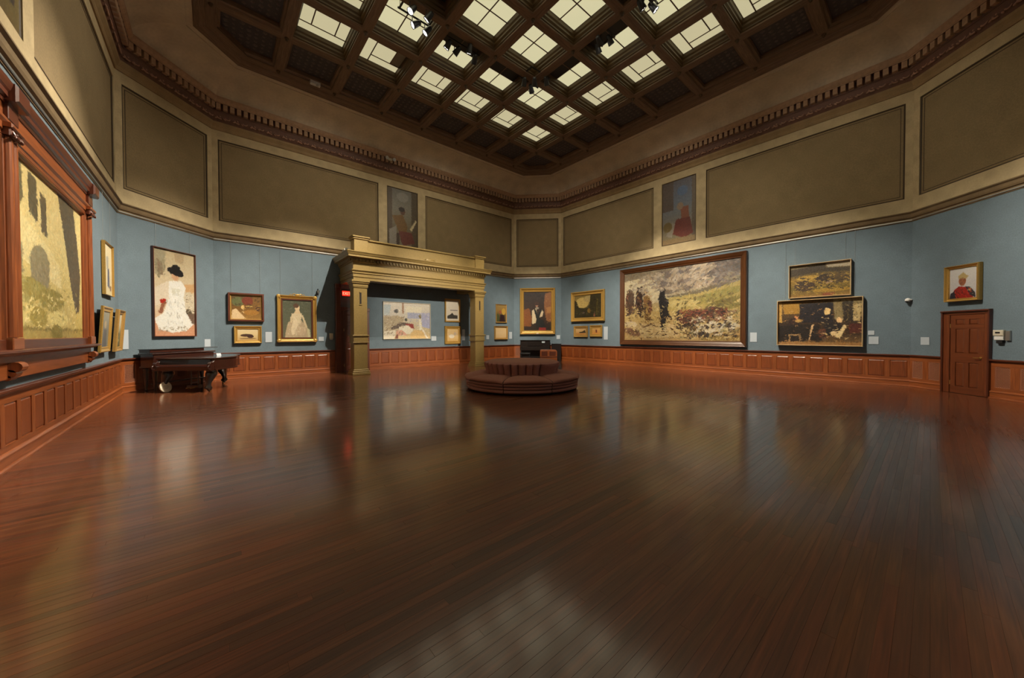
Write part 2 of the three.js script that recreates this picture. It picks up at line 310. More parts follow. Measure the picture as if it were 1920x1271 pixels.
for (let k = 0; k < 8; k++) {
  const L = WALL[k].len, seen = SEEN.includes(k);
  const w = structure('wall_' + SIDE[k], 'blue grey painted wall of ' + WHERE[k], 'wall');
  part(w, 'painted_wall', wallG[k], M.blue); part(w, 'upper_wall', upperG[k], M.olive);
  // frieze of painted fields between cream stiles
  const fr = structure(`trim_${++trimNo}`, 'frieze of dull olive fields with cream borders on ' + WHERE[k], 'frieze');
  part(fr, 'picture_rail', railG[k], M.railMould); part(fr, 'hanging_rail', hookG[k], M.steel);
  const pans = PANELS(k), cm = [];
  const bar = (s0, s1, y0, y1) => part(fr, y1 - y0 > s1 - s0 ? 'stile' : 'border_rail', local(metreUV(box(s0, s1, y0, y1, -0.03, 0.0)), k), M.cream);
  bar(0, L, 4.712, FY0); bar(0, L, FY1, 7.975);
  let s = 0; for (const p of [...pans, [L, L]]) { bar(s, p[0], FY0, FY1); s = p[1]; }
  for (const [a, b] of pans) {
    const g = frameGeo(b - a, FY1 - FY0, [[0, 0], [0, 0.012], [0.02, 0.018], [0.035, 0.006], [0.035, 0]]); g.translate((a + b) / 2, FY0, -0.028);
    part(fr, 'bead_moulding', local(g, k), M.bead);
    const g2 = frameGeo(b - a - 0.16, FY1 - FY0 - 0.16, [[0, 0], [0, 0.006], [0.014, 0.006], [0.014, 0]]); g2.translate((a + b) / 2, FY0 + 0.08, -0.03);
    part(fr, 'fillet', local(g2, k), M.bead);
  }
  // cornice
  const co = structure(`trim_${++trimNo}`, 'carved cornice with dentils above the frieze on ' + WHERE[k], 'cornice');
  part(co, 'bed_moulding', corniceG[k], M.brownMould); part(co, 'carved_band', carvedG[k], M.carved); part(co, 'dentil_band', dentBackG[k], M.carved); part(co, 'crown_moulding', crownG[k], M.dentil);
  if (seen) {
    const Ld = L - 2 * 0.21 * Math.tan(22.5 * D2R), nd = Math.round(Ld / 0.172), base = onWall(k, 0, 0), lf = Math.round((L - 0.1) / 0.44);
    for (let i = 0; i < nd; i++) { const m = part(co, 'dentil', dentilGeo, M.dentil); const q = onWall(k, (L - Ld) / 2 + (i + 0.5) * Ld / nd, 0); m.position.set(q[0], 0, q[2]); m.rotation.y = WALL[k].turn; }
    for (let i = 0; i < lf; i++) { const m = part(co, 'acanthus_scroll', leafGeo, M.leaf); const q = onWall(k, 0.05 + (i + 0.5) * (L - 0.1) / lf, 8.36, 0.12); m.position.set(...q); m.rotation.y = WALL[k].turn; }
  }
}

// wainscot: rails, stiles, raised panels or lattice grilles, chair rail
const chairG = ring([[0.0, 0.790], [0.03, 0.790], [0.035, 0.805], [0.06, 0.825], [0.075, 0.835], [0.075, 0.856], [0.07, 0.862], [0, 0.862]], { closedProf: true });
const backG = ring([[0, 0.14], [0.008, 0.14], [0.008, 0.80], [0, 0.80]], { closedProf: true });
const baseG = ring([[0, 0], [0.075, 0], [0.075, 0.018], [0.062, 0.030], [0.050, 0.034], [0.050, 0.125], [0.058, 0.135], [0.058, 0.150], [0.040, 0.165], [0.026, 0.172], [0, 0.172]], { closedProf: true });
const latticeGeo = (() => {  // woven register grille, 0.26 wide and 0.43 high, with a thin rim
  const l = [], X = 0.126, Y = 0.225;
  for (let i = -12; i <= 12; i++) for (const sg of [1, -1]) {   // bars on the lines y = sg * x + c, cut to the opening
    const c = i * 0.0345, ends = [];
    for (const x of [-X, X]) { const y = sg * x + c; if (Math.abs(y) <= Y) ends.push([x, y]); }
    for (const y of [-Y, Y]) { const x = (y - c) * sg; if (Math.abs(x) < X) ends.push([x, y]); }
    if (ends.length < 2) continue;
    const [p, q] = ends, len = Math.hypot(q[0] - p[0], q[1] - p[1]); if (len < 0.015) continue;
    const b = box(-len / 2, len / 2, -0.0042, 0.0042, 0, 0.006); b.rotateZ(Math.atan2(q[1] - p[1], q[0] - p[0])); b.translate((p[0] + q[0]) / 2, (p[1] + q[1]) / 2, sg > 0 ? 0 : 0.003); l.push(b);
  }
  const r = rectSweep(0.26, 0.46, [[0, 0], [0, 0.012], [0.008, 0.014], [0.014, 0.006], [0.014, 0]]); r.translate(0, -0.23, 0); l.push(r);
  return merge(l);
})();
const DOOR = { s0: 0.80, s1: 1.74, top: 1.985 };
for (let k = 0; k < 8; k++) {
  const L = WALL[k].len, seen = SEEN.includes(k);
  const t = structure(`trim_${++trimNo}`, 'red brown panelled wainscot along ' + WHERE[k], 'wainscot');
  const b = structure('baseboard_' + SIDE[k], 'moulded red brown baseboard along ' + WHERE[k], 'baseboard');
  const spans = k === 4 ? [[0, DOOR.s0], [DOOR.s1, L]] : k === 1 ? [[0, 3.72], [4.82, L]] : [[0, L]];
  if (spans.length === 1) { part(t, 'backing_board', backG[k], M.oakDark); part(t, 'chair_rail', chairG[k], M.oakDark); part(b, 'moulding', baseG[k], M.oak); }
  else for (const [a, z] of spans) {
    const w = WALL[k], pa = [w.a[0] + w.e[0] * a, w.a[1] + w.e[1] * a], pb = [w.a[0] + w.e[0] * z, w.a[1] + w.e[1] * z];
    part(t, 'backing_board', sweepPath([pa, pb], [[0, 0.14], [0.008, 0.14], [0.008, 0.80], [0, 0.80]], { closedProf: true })[0], M.oakDark);
    part(t, 'chair_rail', sweepPath([pa, pb], [[0.0, 0.790], [0.03, 0.790], [0.035, 0.805], [0.06, 0.825], [0.075, 0.835], [0.075, 0.856], [0.07, 0.862], [0, 0.862]], { closedProf: true })[0], M.oakDark);
    part(b, 'moulding', sweepPath([pa, pb], [[0, 0], [0.075, 0], [0.075, 0.018], [0.062, 0.030], [0.050, 0.034], [0.050, 0.125], [0.058, 0.135], [0.058, 0.150], [0.040, 0.165], [0.026, 0.172], [0, 0.172]], { closedProf: true })[0], M.oak);
  }
  if (!seen) continue;
  for (const [a, z] of spans) {
    const n = Math.max(1, Math.round((z - a) / (k % 2 ? 0.434 : 0.405))), pitch = (z - a) / n, pw = k % 2 ? 0.33 : 0.26, y0 = 0.24, y1 = 0.70;
    part(t, 'top_rail', local(woodBox(a, z, y1, 0.795, 0.004, 0.026), k), M.oak); part(t, 'bottom_rail', local(woodBox(a, z, 0.165, y0, 0.004, 0.026), k), M.oak);
    for (let i = 0; i <= n; i++) { const c = a + i * pitch, h = (pitch - pw) / 2; part(t, 'stile', local(woodBox(Math.max(a, c - h), Math.min(z, c + h), y0, y1, 0.004, 0.026), k), M.oak); }
    for (let i = 0; i < n; i++) {
      const c = a + (i + 0.5) * pitch, q = onWall(k, c - pw / 2, y0, 0.008);
      if (k % 2 === 0) { const m = part(t, 'lattice_grille', latticeGeo, M.grille); m.position.set(...onWall(k, c, (y0 + y1) / 2, 0.010)); m.rotation.y = WALL[k].turn; continue; }
      const m = part(t, 'panel', raisedPanel(pw, y1 - y0), M.oakPanel); m.position.set(...q); m.rotation.y = WALL[k].turn;
    }
    // small brass outlet knobs along the base
  }
}

// ceiling: cove, dark octagonal frame, coffers
{
  const c = structure('ceiling', 'dark coffered ceiling with glowing panes inside a plain brown cove', 'ceiling');
  const cov = []; for (let i = 0; i <= 10; i++) { const a = i / 10 * Math.PI / 2; cov.push([0.30 + 1.02 * (1 - Math.cos(a)), 8.90 + 0.46 * Math.sin(a)]); }
  ring([[0.20, 8.88], ...cov, [1.34, 9.36], [1.34, 9.385], [1.40, 9.40], [1.478, 9.402]], { crease: 0.5 }).forEach((g) => part(c, 'cove', g, M.cove));
  ring([[1.470, 9.392], [1.492, 9.385], [1.505, 9.40], [1.56, 9.405], [1.62, 9.43], [1.70, 9.44], [1.72, 9.47], [1.94, 9.48], [1.94, 9.90], [1.47, 9.90]], { closedProf: true }).forEach((g) => part(c, 'ceiling_frame', g, M.ceilWood));
  part(c, 'roof_slab', box(XL - 0.3, XR + 0.3, 9.90, 10.1, ZB - 0.3, ZN + 0.3), M.ceilDark);
  const p = 1.5725, half = 6.2;
  for (let k = -3; k <= 3; k++) {
    part(c, 'beam', metreUV(box(CX + k * p - 0.12, CX + k * p + 0.12, 9.48, 9.9, CZ - half, CZ + half, 0.015), 'z', k, 0), M.ceilWood);
    part(c, 'beam', metreUV(box(CX - half, CX + half, 9.481, 9.9, CZ + k * p - 0.12, CZ + k * p + 0.12, 0.015), 'x', k, 0), M.ceilWood);
  }
  const boss = lathe([[0, 9.395], [0.022, 9.40], [0.034, 9.42], [0.026, 9.44], [0.05, 9.455], [0.06, 9.485], [0, 9.485]], 10);
  for (let i = -4; i <= 4; i++) for (let j = -4; j <= 4; j++) if (Math.abs(i) + Math.abs(j) < 8) part(c, 'boss', boss, M.ceilGold, [CX + i * p, 0, CZ + j * p]);
  const q = p / 2 - 0.12, sq = (h) => [[-h, -h], [h, -h], [h, h], [-h, h]];
  const coffer = merge(sweepPath(sq(q), [[0, 9.52], [0.02, 9.54], [0.02, 9.58], [0.05, 9.63], [0.05, 9.68], [0.075, 9.72], [0.085, 9.79], [0.09, 9.83]], { closedPath: true }));
  const darkFrame = merge(sweepPath(sq(q), [[0, 9.50], [0.02, 9.53], [0.06, 9.55], [0.07, 9.60], [0.07, 9.67]], { closedPath: true }));
  const h = 0.576, barW = 0.014, off = 0.29;
  const paneG = (x0, x1, z0, z1) => box(x0 + barW, x1 - barW, 9.806, 9.814, z0 + barW, z1 - barW);
  const barG = (x0, x1, z0, z1) => box(x0, x1, 9.795, 9.825, z0, z1);
  // panes of the outer coffers lie like a woven border round a middle square; two hands of the pattern
  const W1 = [[-h, h, -h, -off], [off, h, -off, h], [-off, off, off, h], [-h, -off, -off, h], [-off, off, -off, off]];
  const W2 = [[-h, -off, -h, h], [-off, h, -h, -off], [off, h, -off, h], [-off, off, off, h], [-off, off, -off, off]];
  const B1 = [[-h, h, -off - barW, -off + barW], [off - barW, off + barW, -off, h], [-off, off, off - barW, off + barW], [-off - barW, -off + barW, -off, h]];
  const B2 = [[-off - barW, -off + barW, -h, h], [-off, h, -off - barW, -off + barW], [off - barW, off + barW, -off, h], [-off, off, off - barW, off + barW]];
  const X4 = [[-h, 0, -h, 0], [0, h, -h, 0], [-h, 0, 0, h], [0, h, 0, h]], BX = [[-h, h, -barW, barW], [-barW, barW, -h, h]];
  const cache = new Map(), once = (key, fn) => { if (!cache.has(key)) cache.set(key, fn()); return cache.get(key); };
  const carving = (() => {   // low flat leaves in rows, as on pressed plaster
    const l = []; let s2 = 7; const r2 = () => (s2 = (s2 * 16807) % 2147483647) / 2147483647;
    for (let i = -3; i <= 3; i++) for (let j = -3; j <= 3; j++) { const g = new THREE.OctahedronGeometry(0.055 + 0.03 * r2(), 0); g.scale(1, 0.35, 0.6 + 0.6 * r2()); g.rotateY(r2() * 3); g.translate(i * 0.165 + 0.02 * r2(), 9.665, j * 0.165 + 0.02 * r2()); l.push(flat(g)); }
    return merge(l);
  })();
  for (let i = -4; i < 4; i++) for (let j = -4; j < 4; j++) {
    const x = CX + (i + 0.5) * p, z = CZ + (j + 0.5) * p, ringNo = Math.max(Math.abs(i + 0.5), Math.abs(j + 0.5));
    const g = new THREE.Group(); g.position.set(x, 0, z); c.add(g);
    if (ringNo > 3) {
      g.name = 'carved_coffer';
      part(g, 'field', once('field', () => box(-q, q, 9.66, 9.70, -q, q)), M.ceilDark); part(g, 'rim', darkFrame, M.ceilWood); part(g, 'carving', carving, M.ceilCarve); continue;
    }
    g.name = 'lit_coffer'; part(g, 'rim', coffer, M.ceilGold);
    const outer = ringNo > 2, hand = Math.abs(j + 0.5) > Math.abs(i + 0.5), inner = ringNo > 1 && !outer;
    const edge = inner && Math.abs(i + 0.5) !== Math.abs(j + 0.5);
    let panes = outer ? (hand ? W2 : W1) : X4, bars = outer ? (hand ? B2 : B1) : BX, tag = outer ? (hand ? 'w2' : 'w1') : 'x';
    // the pattern opens away from the middle of the room
    const fx = outer && hand ? 1 : outer ? (i < 0 ? -1 : 1) : 1, fz = outer && hand ? (j < 0 ? 1 : -1) : 1;
    panes.forEach((r, n) => {
      const m = part(g, 'pane', once(tag + n + fx + fz, () => paneG(Math.min(r[0] * fx, r[1] * fx), Math.max(r[0] * fx, r[1] * fx), Math.min(r[2] * fz, r[3] * fz), Math.max(r[2] * fz, r[3] * fz))), outer ? M.paneWarm : M.pane);
      if (edge) {   // boarded over on the side of the lighting tracks
        const mx = (r[0] + r[1]) / 2, mz = (r[2] + r[3]) / 2, inside = Math.abs(i + 0.5) > 1 ? mx * (i + 0.5) < 0 : mz * (j + 0.5) < 0;
        if (inside) { m.name = 'boarded_pane'; m.material = M.black; }
      }
      if (outer && i === -2 && j === -3 && n === 2) m.material = M.paneDim;
    });
    bars.forEach((r, n) => part(g, 'glazing_bar', once('b' + tag + n + fx + fz, () => barG(Math.min(r[0] * fx, r[1] * fx), Math.max(r[0] * fx, r[1] * fx), Math.min(r[2] * fz, r[3] * fz), Math.max(r[2] * fz, r[3] * fz))), M.ceilWood));
    const lw = edge && Math.abs(i + 0.5) > 1 ? 0.55 : 1.1, lh = edge && Math.abs(j + 0.5) > 1 ? 0.55 : 1.1;
    const a = new THREE.RectAreaLight(SKYLIGHT, SKYLIGHT_POWER, lw, lh);
    a.position.set(edge && lw < 1 ? Math.sign(i + 0.5) * 0.28 : 0, 9.50, edge && lh < 1 ? Math.sign(j + 0.5) * 0.28 : 0); a.rotation.x = -Math.PI / 2; g.add(a);
  }
}

// ------------------------------------------------------------------ painted pictures: flat colour laid on in brush strokes
function picture(w, h, shapes, jitter = 26, size = 0.7) {
  const c = document.createElement('canvas'); c.width = w; c.height = h; const x = c.getContext('2d');
  const col = (a) => (Array.isArray(a) ? `rgb(${a[0]},${a[1]},${a[2]})` : a);
  for (const s of [...shapes.filter((q) => q[0] !== 'n'), ...shapes.filter((q) => q[0] === 'n')]) {
    const [kind, colour, ...n] = s;
    if (kind === 'g') { const g = x.createLinearGradient(0, 0, 0, h); colour.forEach((k, i) => g.addColorStop(i / (colour.length - 1), col(k))); x.fillStyle = g; x.fillRect(0, 0, w, h); continue; }
    if (kind === 'n') {   // loose strokes scattered over a patch: [count, x0, y0, x1, y1, length, slant]
      for (let i = 0; i < n[0]; i++) { const k = (rnd() - 0.5) * 40; x.fillStyle = col(colour.map((v) => Math.max(0, Math.min(255, Math.round(v + k))))); x.beginPath(); x.ellipse((n[1] + rnd() * (n[3] - n[1])) * w, (n[2] + rnd() * (n[4] - n[2])) * h, n[5] * w * (0.5 + rnd()), n[5] * w * (0.12 + 0.2 * rnd()), (n[6] || 0) + (rnd() - 0.5) * 1.2, 0, 7); x.fill(); }
      continue;
    }
    x.fillStyle = col(colour); x.beginPath();
    if (kind === 'e') x.ellipse(n[0] * w, n[1] * h, n[2] * w, n[3] * h, n[4] || 0, 0, 7);
    else if (kind === 'r') x.rect(n[0] * w, n[1] * h, n[2] * w, n[3] * h);
    else for (let i = 0; i < n.length; i += 2) (i ? x.lineTo(n[i] * w, n[i + 1] * h) : x.moveTo(n[i] * w, n[i + 1] * h));
    x.fill();
  }
  // three passes of strokes, coarse to fine, each picking up colour from a little way off
  const unit = Math.sqrt(w * h) / 100 * size, many = 2600 / (size * size);
  for (const [n, r, wander, k] of [[0.5, 2.4, 1.2, 0.9], [1.0, 1.4, 0.9, 0.75], [1.6, 0.7, 0.5, 0.6]]) {
    const d = x.getImageData(0, 0, w, h).data;
    for (let i = 0; i < many * n; i++) {
      const px = rnd() * w, py = rnd() * h, sx = Math.max(0, Math.min(w - 1, Math.floor(px + (rnd() - 0.5) * 2 * wander * unit))), sy = Math.max(0, Math.min(h - 1, Math.floor(py + (rnd() - 0.5) * 2 * wander * unit)));
      const o = (sy * w + sx) * 4, j = (rnd() - 0.5) * 2 * jitter * k, wm = (rnd() - 0.5) * jitter * 0.7, cl = (v) => Math.max(0, Math.min(255, Math.round(v)));
      x.fillStyle = `rgba(${cl(d[o] + j + wm)},${cl(d[o + 1] + j)},${cl(d[o + 2] + j - wm)},0.75)`;
      const a = Math.floor(px / w * 5) * 0.9 + Math.floor(py / h * 4) * 1.7 + (rnd() - 0.5) * 1.6;
      x.beginPath(); x.ellipse(px, py, r * unit * (0.7 + rnd() * 0.8), r * unit * (0.25 + rnd() * 0.25), a, 0, 7); x.fill();
    }
  }
  const t = new THREE.CanvasTexture(c); t.colorSpace = THREE.SRGBColorSpace; return t;
}
const ART = {
  mural_garden: () => picture(512, 512, [['g', [[196, 176, 120], [208, 190, 132], [196, 178, 112], [176, 156, 88]]],
    ['p', [96, 88, 62], 0.02, 0, 0.13, 0, 0.15, 0.20, 0.10, 0.30, 0.02, 0.24], ['p', [86, 78, 56], 0.20, 0.03, 0.30, 0.05, 0.31, 0.30, 0.21, 0.26], ['p', [90, 80, 58], 0.34, 0.10, 0.42, 0.12, 0.42, 0.36, 0.35, 0.33],
    ['p', [214, 198, 142], 0, 0.26, 0.46, 0.42, 0.60, 0.52, 0.62, 0.66, 0, 0.52], ['p', [134, 124, 92], 0.02, 0.44, 0.13, 0.46, 0.13, 0.68, 0.02, 0.66], ['e', [136, 126, 94], 0.33, 0.54, 0.12, 0.11], ['r', [134, 124, 94], 0.22, 0.54, 0.22, 0.14],
    ['p', [84, 76, 58], 0.58, 0, 0.84, 0.02, 0.90, 0.24, 0.96, 0.52, 0.92, 0.80, 0.86, 0.80, 0.78, 0.62, 0.70, 0.36], ['p', [206, 190, 130], 0.88, 0.05, 1, 0.08, 1, 0.60, 0.94, 0.40],
    ['e', [148, 136, 70], 0.20, 0.70, 0.22, 0.06], ['e', [140, 128, 62], 0.48, 0.74, 0.18, 0.07], ['e', [158, 146, 82], 0.10, 0.78, 0.14, 0.05], ['e', [206, 188, 118], 0.08, 0.84, 0.20, 0.06], ['e', [210, 194, 124], 0.56, 0.86, 0.16, 0.05],
    ['e', [150, 134, 62], 0.30, 0.86, 0.10, 0.06], ['r', [128, 112, 58], 0, 0.92, 1, 0.02], ['r', [160, 140, 76], 0, 0.94, 1, 0.06], ['e', [124, 112, 48], 0.54, 0.95, 0.09, 0.05], ['n', [156, 144, 84], 110, 0, 0.64, 0.9, 0.92, 0.016], ['n', [214, 198, 138], 90, 0, 0.7, 0.9, 0.92, 0.018], ['n', [128, 112, 50], 60, 0, 0.92, 1, 1, 0.014]], 18, 0.6),
  mural_terrace: () => picture(512, 512, [['g', [[150, 160, 120], [190, 178, 130], [206, 190, 132], [180, 160, 92]]], ['n', [146, 134, 74], 200, 0, 0.6, 1, 0.9, 0.022], ['n', [216, 200, 140], 160, 0, 0.3, 1, 0.98, 0.022], ['p', [110, 116, 80], 0.55, 0, 1, 0, 1, 0.32, 0.7, 0.38], ['p', [212, 198, 144], 0.1, 0.3, 1, 0.4, 1, 0.7, 0.1, 0.66], ['p', [120, 112, 86], 0.82, 0.56, 1, 0.58, 1, 0.70, 0.82, 0.70], ['e', [150, 138, 74], 0.4, 0.76, 0.4, 0.08], ['r', [206, 190, 128], 0, 0.82, 1, 0.18]], 16, 0.6),
  pale_street: () => picture(192, 256, [['g', [[226, 214, 176], [220, 206, 170], [206, 192, 152]]], ['p', [168, 164, 150], 0.36, 0.26, 0.62, 0.22, 0.6, 0.5, 0.4, 0.5], ['p', [92, 96, 116], 0.5, 0.5, 0.68, 0.46, 0.72, 0.86, 0.46, 0.82], ['p', [120, 90, 70], 0.74, 0.8, 0.9, 0.8, 0.9, 0.9, 0.74, 0.9]], 18, 0.6),
  grey_portrait: () => picture(160, 224, [['g', [[150, 148, 130], [122, 122, 112], [134, 128, 104]]], ['e', [178, 160, 130], 0.5, 0.36, 0.14, 0.11], ['p', [96, 96, 96], 0.3, 0.5, 0.7, 0.5, 0.82, 1, 0.2, 1]], 14, 0.6),
  harbour_mist: () => picture(160, 224, [['g', [[214, 206, 180], [206, 196, 166], [120, 116, 76], [92, 86, 54]]], ['e', [86, 82, 54], 0.4, 0.62, 0.4, 0.06], ['e', [180, 164, 110], 0.6, 0.8, 0.2, 0.04]], 16, 0.6),
  white_dress: () => picture(288, 576, [['g', [[206, 188, 150], [218, 200, 166], [226, 206, 176], [222, 170, 130]]], ['n', [206, 204, 196], 34, 0.3, 0.58, 0.72, 0.92, 0.045, 1.4], ['n', [246, 246, 240], 44, 0.36, 0.46, 0.68, 0.92, 0.045, 1.5], ['n', [120, 104, 84], 26, 0.78, 0.5, 0.98, 0.74, 0.026], ['n', [226, 214, 190], 30, 0.78, 0.5, 1, 0.72, 0.04], ['n', [150, 140, 112], 24, 0.03, 0.06, 0.3, 0.32, 0.05, 1.5], ['n', [170, 160, 140], 36, 0.1, 0.88, 0.85, 0.955, 0.03], ['p', [168, 158, 128], 0, 0, 0.30, 0, 0.26, 0.26, 0.06, 0.30], ['p', [140, 120, 96], 0.10, 0.12, 0.22, 0.16, 0.24, 0.30, 0.12, 0.30], ['p', [190, 168, 132], 0.5, 0.02, 0.74, 0.02, 0.72, 0.14, 0.52, 0.12],
    ['p', [232, 218, 196], 0.02, 0.46, 0.34, 0.36, 0.42, 0.58, 0.04, 0.66], ['p', [214, 172, 122], 0.74, 0.38, 1, 0.36, 1, 0.46, 0.8, 0.5], ['e', [220, 206, 178], 0.86, 0.6, 0.16, 0.14], ['e', [96, 84, 66], 0.84, 0.72, 0.09, 0.05], ['p', [120, 96, 80], 0.76, 0.74, 1, 0.72, 1, 0.94, 0.9, 0.86],
    ['e', [176, 40, 22], 0.24, 0.60, 0.08, 0.03], ['p', [150, 96, 70], 0.18, 0.63, 0.30, 0.60, 0.20, 0.74, 0.12, 0.74], ['p', [216, 158, 122], 0, 0.80, 1, 0.86, 1, 1, 0, 1],
    ['p', [246, 244, 236], 0.36, 0.36, 0.66, 0.34, 0.78, 0.42, 0.72, 0.54, 0.78, 0.72, 0.96, 0.86, 0.78, 0.94, 0.42, 0.96, 0.12, 0.92, 0.02, 0.80, 0.22, 0.74, 0.36, 0.56], ['p', [226, 224, 208], 0.42, 0.44, 0.64, 0.44, 0.64, 0.52, 0.44, 0.52],
    ['e', [214, 168, 130], 0.52, 0.29, 0.09, 0.055], ['e', [18, 14, 16], 0.52, 0.235, 0.19, 0.04, 0.12], ['e', [16, 12, 14], 0.54, 0.20, 0.10, 0.045], ['e', [18, 14, 14], 0.66, 0.265, 0.06, 0.03], ['p', [24, 18, 18], 0.44, 0.24, 0.66, 0.26, 0.64, 0.30, 0.48, 0.28]], 14, 0.6),
  gold_interior: () => picture(288, 208, [['g', [[86, 66, 30], [106, 72, 26], [120, 84, 30], [150, 110, 54]]], ['n', [150, 112, 46], 36, 0.4, 0.4, 1, 1, 0.04], ['n', [70, 50, 24], 36, 0, 0, 1, 0.5, 0.04], ['n', [206, 176, 130], 24, 0, 0.6, 0.45, 1, 0.03], ['e', [92, 96, 56], 0.22, 0.26, 0.2, 0.2], ['e', [112, 46, 22], 0.55, 0.22, 0.2, 0.18], ['p', [120, 84, 34], 0.7, 0, 1, 0, 1, 0.6, 0.74, 0.5], ['e', [210, 176, 110], 0.38, 0.5, 0.06, 0.09], ['p', [214, 186, 142], 0.04, 0.62, 0.16, 0.56, 0.42, 0.9, 0.5, 1, 0.0, 1], ['e', [196, 164, 92], 0.6, 0.46, 0.12, 0.03], ['e', [156, 108, 40], 0.66, 0.72, 0.26, 0.12], ['e', [74, 44, 30], 0.88, 0.56, 0.07, 0.09]], 22, 0.6),
  beached_boat: () => picture(224, 128, [['g', [[222, 202, 158], [214, 190, 140], [196, 162, 104]]], ['e', [74, 48, 34], 0.44, 0.56, 0.30, 0.12], ['e', [60, 34, 28], 0.62, 0.66, 0.16, 0.12], ['e', [150, 120, 76], 0.5, 0.84, 0.4, 0.07]], 14, 0.6),
  seated_lady: () => picture(320, 432, [['g', [[78, 82, 62], [88, 92, 72], [104, 102, 80]]], ['n', [196, 178, 148], 50, 0.18, 0.66, 0.84, 0.98, 0.04, 1.2], ['n', [226, 212, 180], 40, 0.36, 0.4, 0.62, 0.9, 0.03, 1.3], ['n', [92, 94, 74], 40, 0.02, 0.02, 0.34, 0.34, 0.04], ['n', [92, 94, 74], 40, 0.66, 0.02, 0.98, 0.34, 0.04], ['p', [184, 164, 132], 0.10, 0.86, 0.18, 0.60, 0.34, 0.52, 0.62, 0.52, 0.78, 0.66, 0.92, 0.88, 0.9, 1, 0.08, 1], ['p', [214, 196, 160], 0.3, 0.36, 0.66, 0.35, 0.62, 0.62, 0.36, 0.62], ['p', [210, 190, 152], 0.62, 0.37, 0.70, 0.40, 0.86, 0.72, 0.80, 0.76], ['p', [208, 188, 150], 0.32, 0.38, 0.26, 0.46, 0.26, 0.60, 0.34, 0.60], ['e', [222, 196, 156], 0.50, 0.20, 0.085, 0.085], ['e', [86, 58, 38], 0.46, 0.145, 0.10, 0.06], ['p', [216, 190, 150], 0.46, 0.24, 0.56, 0.24, 0.62, 0.36, 0.38, 0.36], ['e', [224, 206, 172], 0.40, 0.72, 0.10, 0.22, 0.2], ['e', [196, 172, 140], 0.62, 0.82, 0.18, 0.12], ['p', [198, 190, 150], 0.84, 0.72, 0.94, 0.80, 0.96, 1, 0.86, 1]], 12, 0.6),
  deck_scene: () => picture(448, 336, [['g', [[214, 206, 190], [200, 192, 178], [196, 182, 150], [212, 186, 136]]], ['n', [150, 132, 104], 110, 0, 0.36, 0.42, 0.9, 0.025, -0.5], ['n', [226, 216, 196], 60, 0, 0.1, 1, 1, 0.018, -0.4], ['n', [176, 176, 196], 40, 0.5, 0.26, 1, 0.66, 0.022], ['p', [176, 188, 192], 0, 0.08, 0.16, 0.06, 0.12, 0.36, 0, 0.36], ['r', [150, 112, 82], 0.385, 0, 0.035, 0.30], ['p', [222, 214, 190], 0.46, 0.08, 0.82, 0.1, 0.8, 0.26, 0.46, 0.26], ['r', [160, 164, 186], 0.5, 0.27, 0.3, 0.16], ['p', [166, 168, 196], 0.80, 0.26, 1, 0.26, 1, 0.72, 0.82, 0.66], ['p', [176, 160, 128], 0, 0.40, 0.3, 0.36, 0.44, 0.46, 0.34, 0.66, 0, 0.66], ['e', [50, 52, 52], 0.265, 0.24, 0.045, 0.05],
    ['p', [86, 70, 58], 0.15, 0.70, 0.36, 0.54, 0.6, 0.58, 0.4, 0.66, 0.18, 0.76], ['p', [142, 44, 34], 0.44, 0.58, 0.62, 0.58, 0.64, 0.72, 0.52, 0.68], ['e', [58, 60, 46], 0.47, 0.47, 0.03, 0.04], ['p', [228, 220, 196], 0.32, 0.66, 0.5, 0.62, 0.62, 0.74, 0.56, 0.86, 0.3, 0.88], ['p', [214, 160, 136], 0.26, 0.78, 0.38, 0.76, 0.5, 0.9, 0.26, 0.92], ['p', [226, 216, 194], 0, 0.78, 0.26, 0.76, 0.22, 1, 0, 1], ['p', [126, 72, 50], 0.25, 0.92, 0.30, 0.86, 0.3, 1, 0.23, 1],
    ['p', [218, 184, 124], 0.56, 0.86, 0.66, 0.74, 0.84, 0.78, 0.92, 1, 0.56, 1], ['p', [232, 226, 200], 0.75, 0.46, 0.79, 0.44, 0.82, 0.74, 0.76, 0.76], ['e', [128, 112, 60], 0.775, 0.36, 0.028, 0.06], ['p', [236, 226, 208], 0.84, 0.72, 0.96, 1, 0.92, 1, 0.82, 0.76]], 20, 0.6),
  shore_view: () => picture(144, 176, [['g', [[214, 204, 186], [206, 196, 178], [196, 184, 170]]], ['r', [128, 120, 118], 0.3, 0.46, 0.66, 0.05], ['p', [44, 40, 34], 0.04, 0.80, 0.3, 0.72, 0.48, 0.62, 0.62, 0.74, 0.96, 0.76, 0.96, 0.94, 0.04, 0.94]], 13, 0.6),
  pale_flowers: () => picture(160, 128, [['g', [[222, 188, 128], [216, 184, 134], [206, 166, 98]]], ['e', [226, 214, 190], 0.4, 0.6, 0.24, 0.16], ['e', [196, 176, 150], 0.7, 0.4, 0.12, 0.14]], 20, 0.6),
  dark_dancer: () => picture(128, 176, [['g', [[150, 124, 74], [144, 112, 58], [86, 74, 46], [58, 50, 36]]], ['e', [188, 150, 62], 0.76, 0.38, 0.2, 0.2], ['e', [150, 84, 56], 0.4, 0.42, 0.12, 0.1], ['p', [40, 20, 26], 0.4, 0.56, 0.8, 0.58, 0.86, 1, 0.32, 1], ['p', [70, 76, 42], 0, 0.5, 0.28, 0.6, 0.3, 1, 0, 1]], 20, 0.6),
  cream_sketch: () => picture(144, 112, [['g', [[214, 182, 132], [220, 190, 142], [212, 176, 124]]]], 9, 0.6),
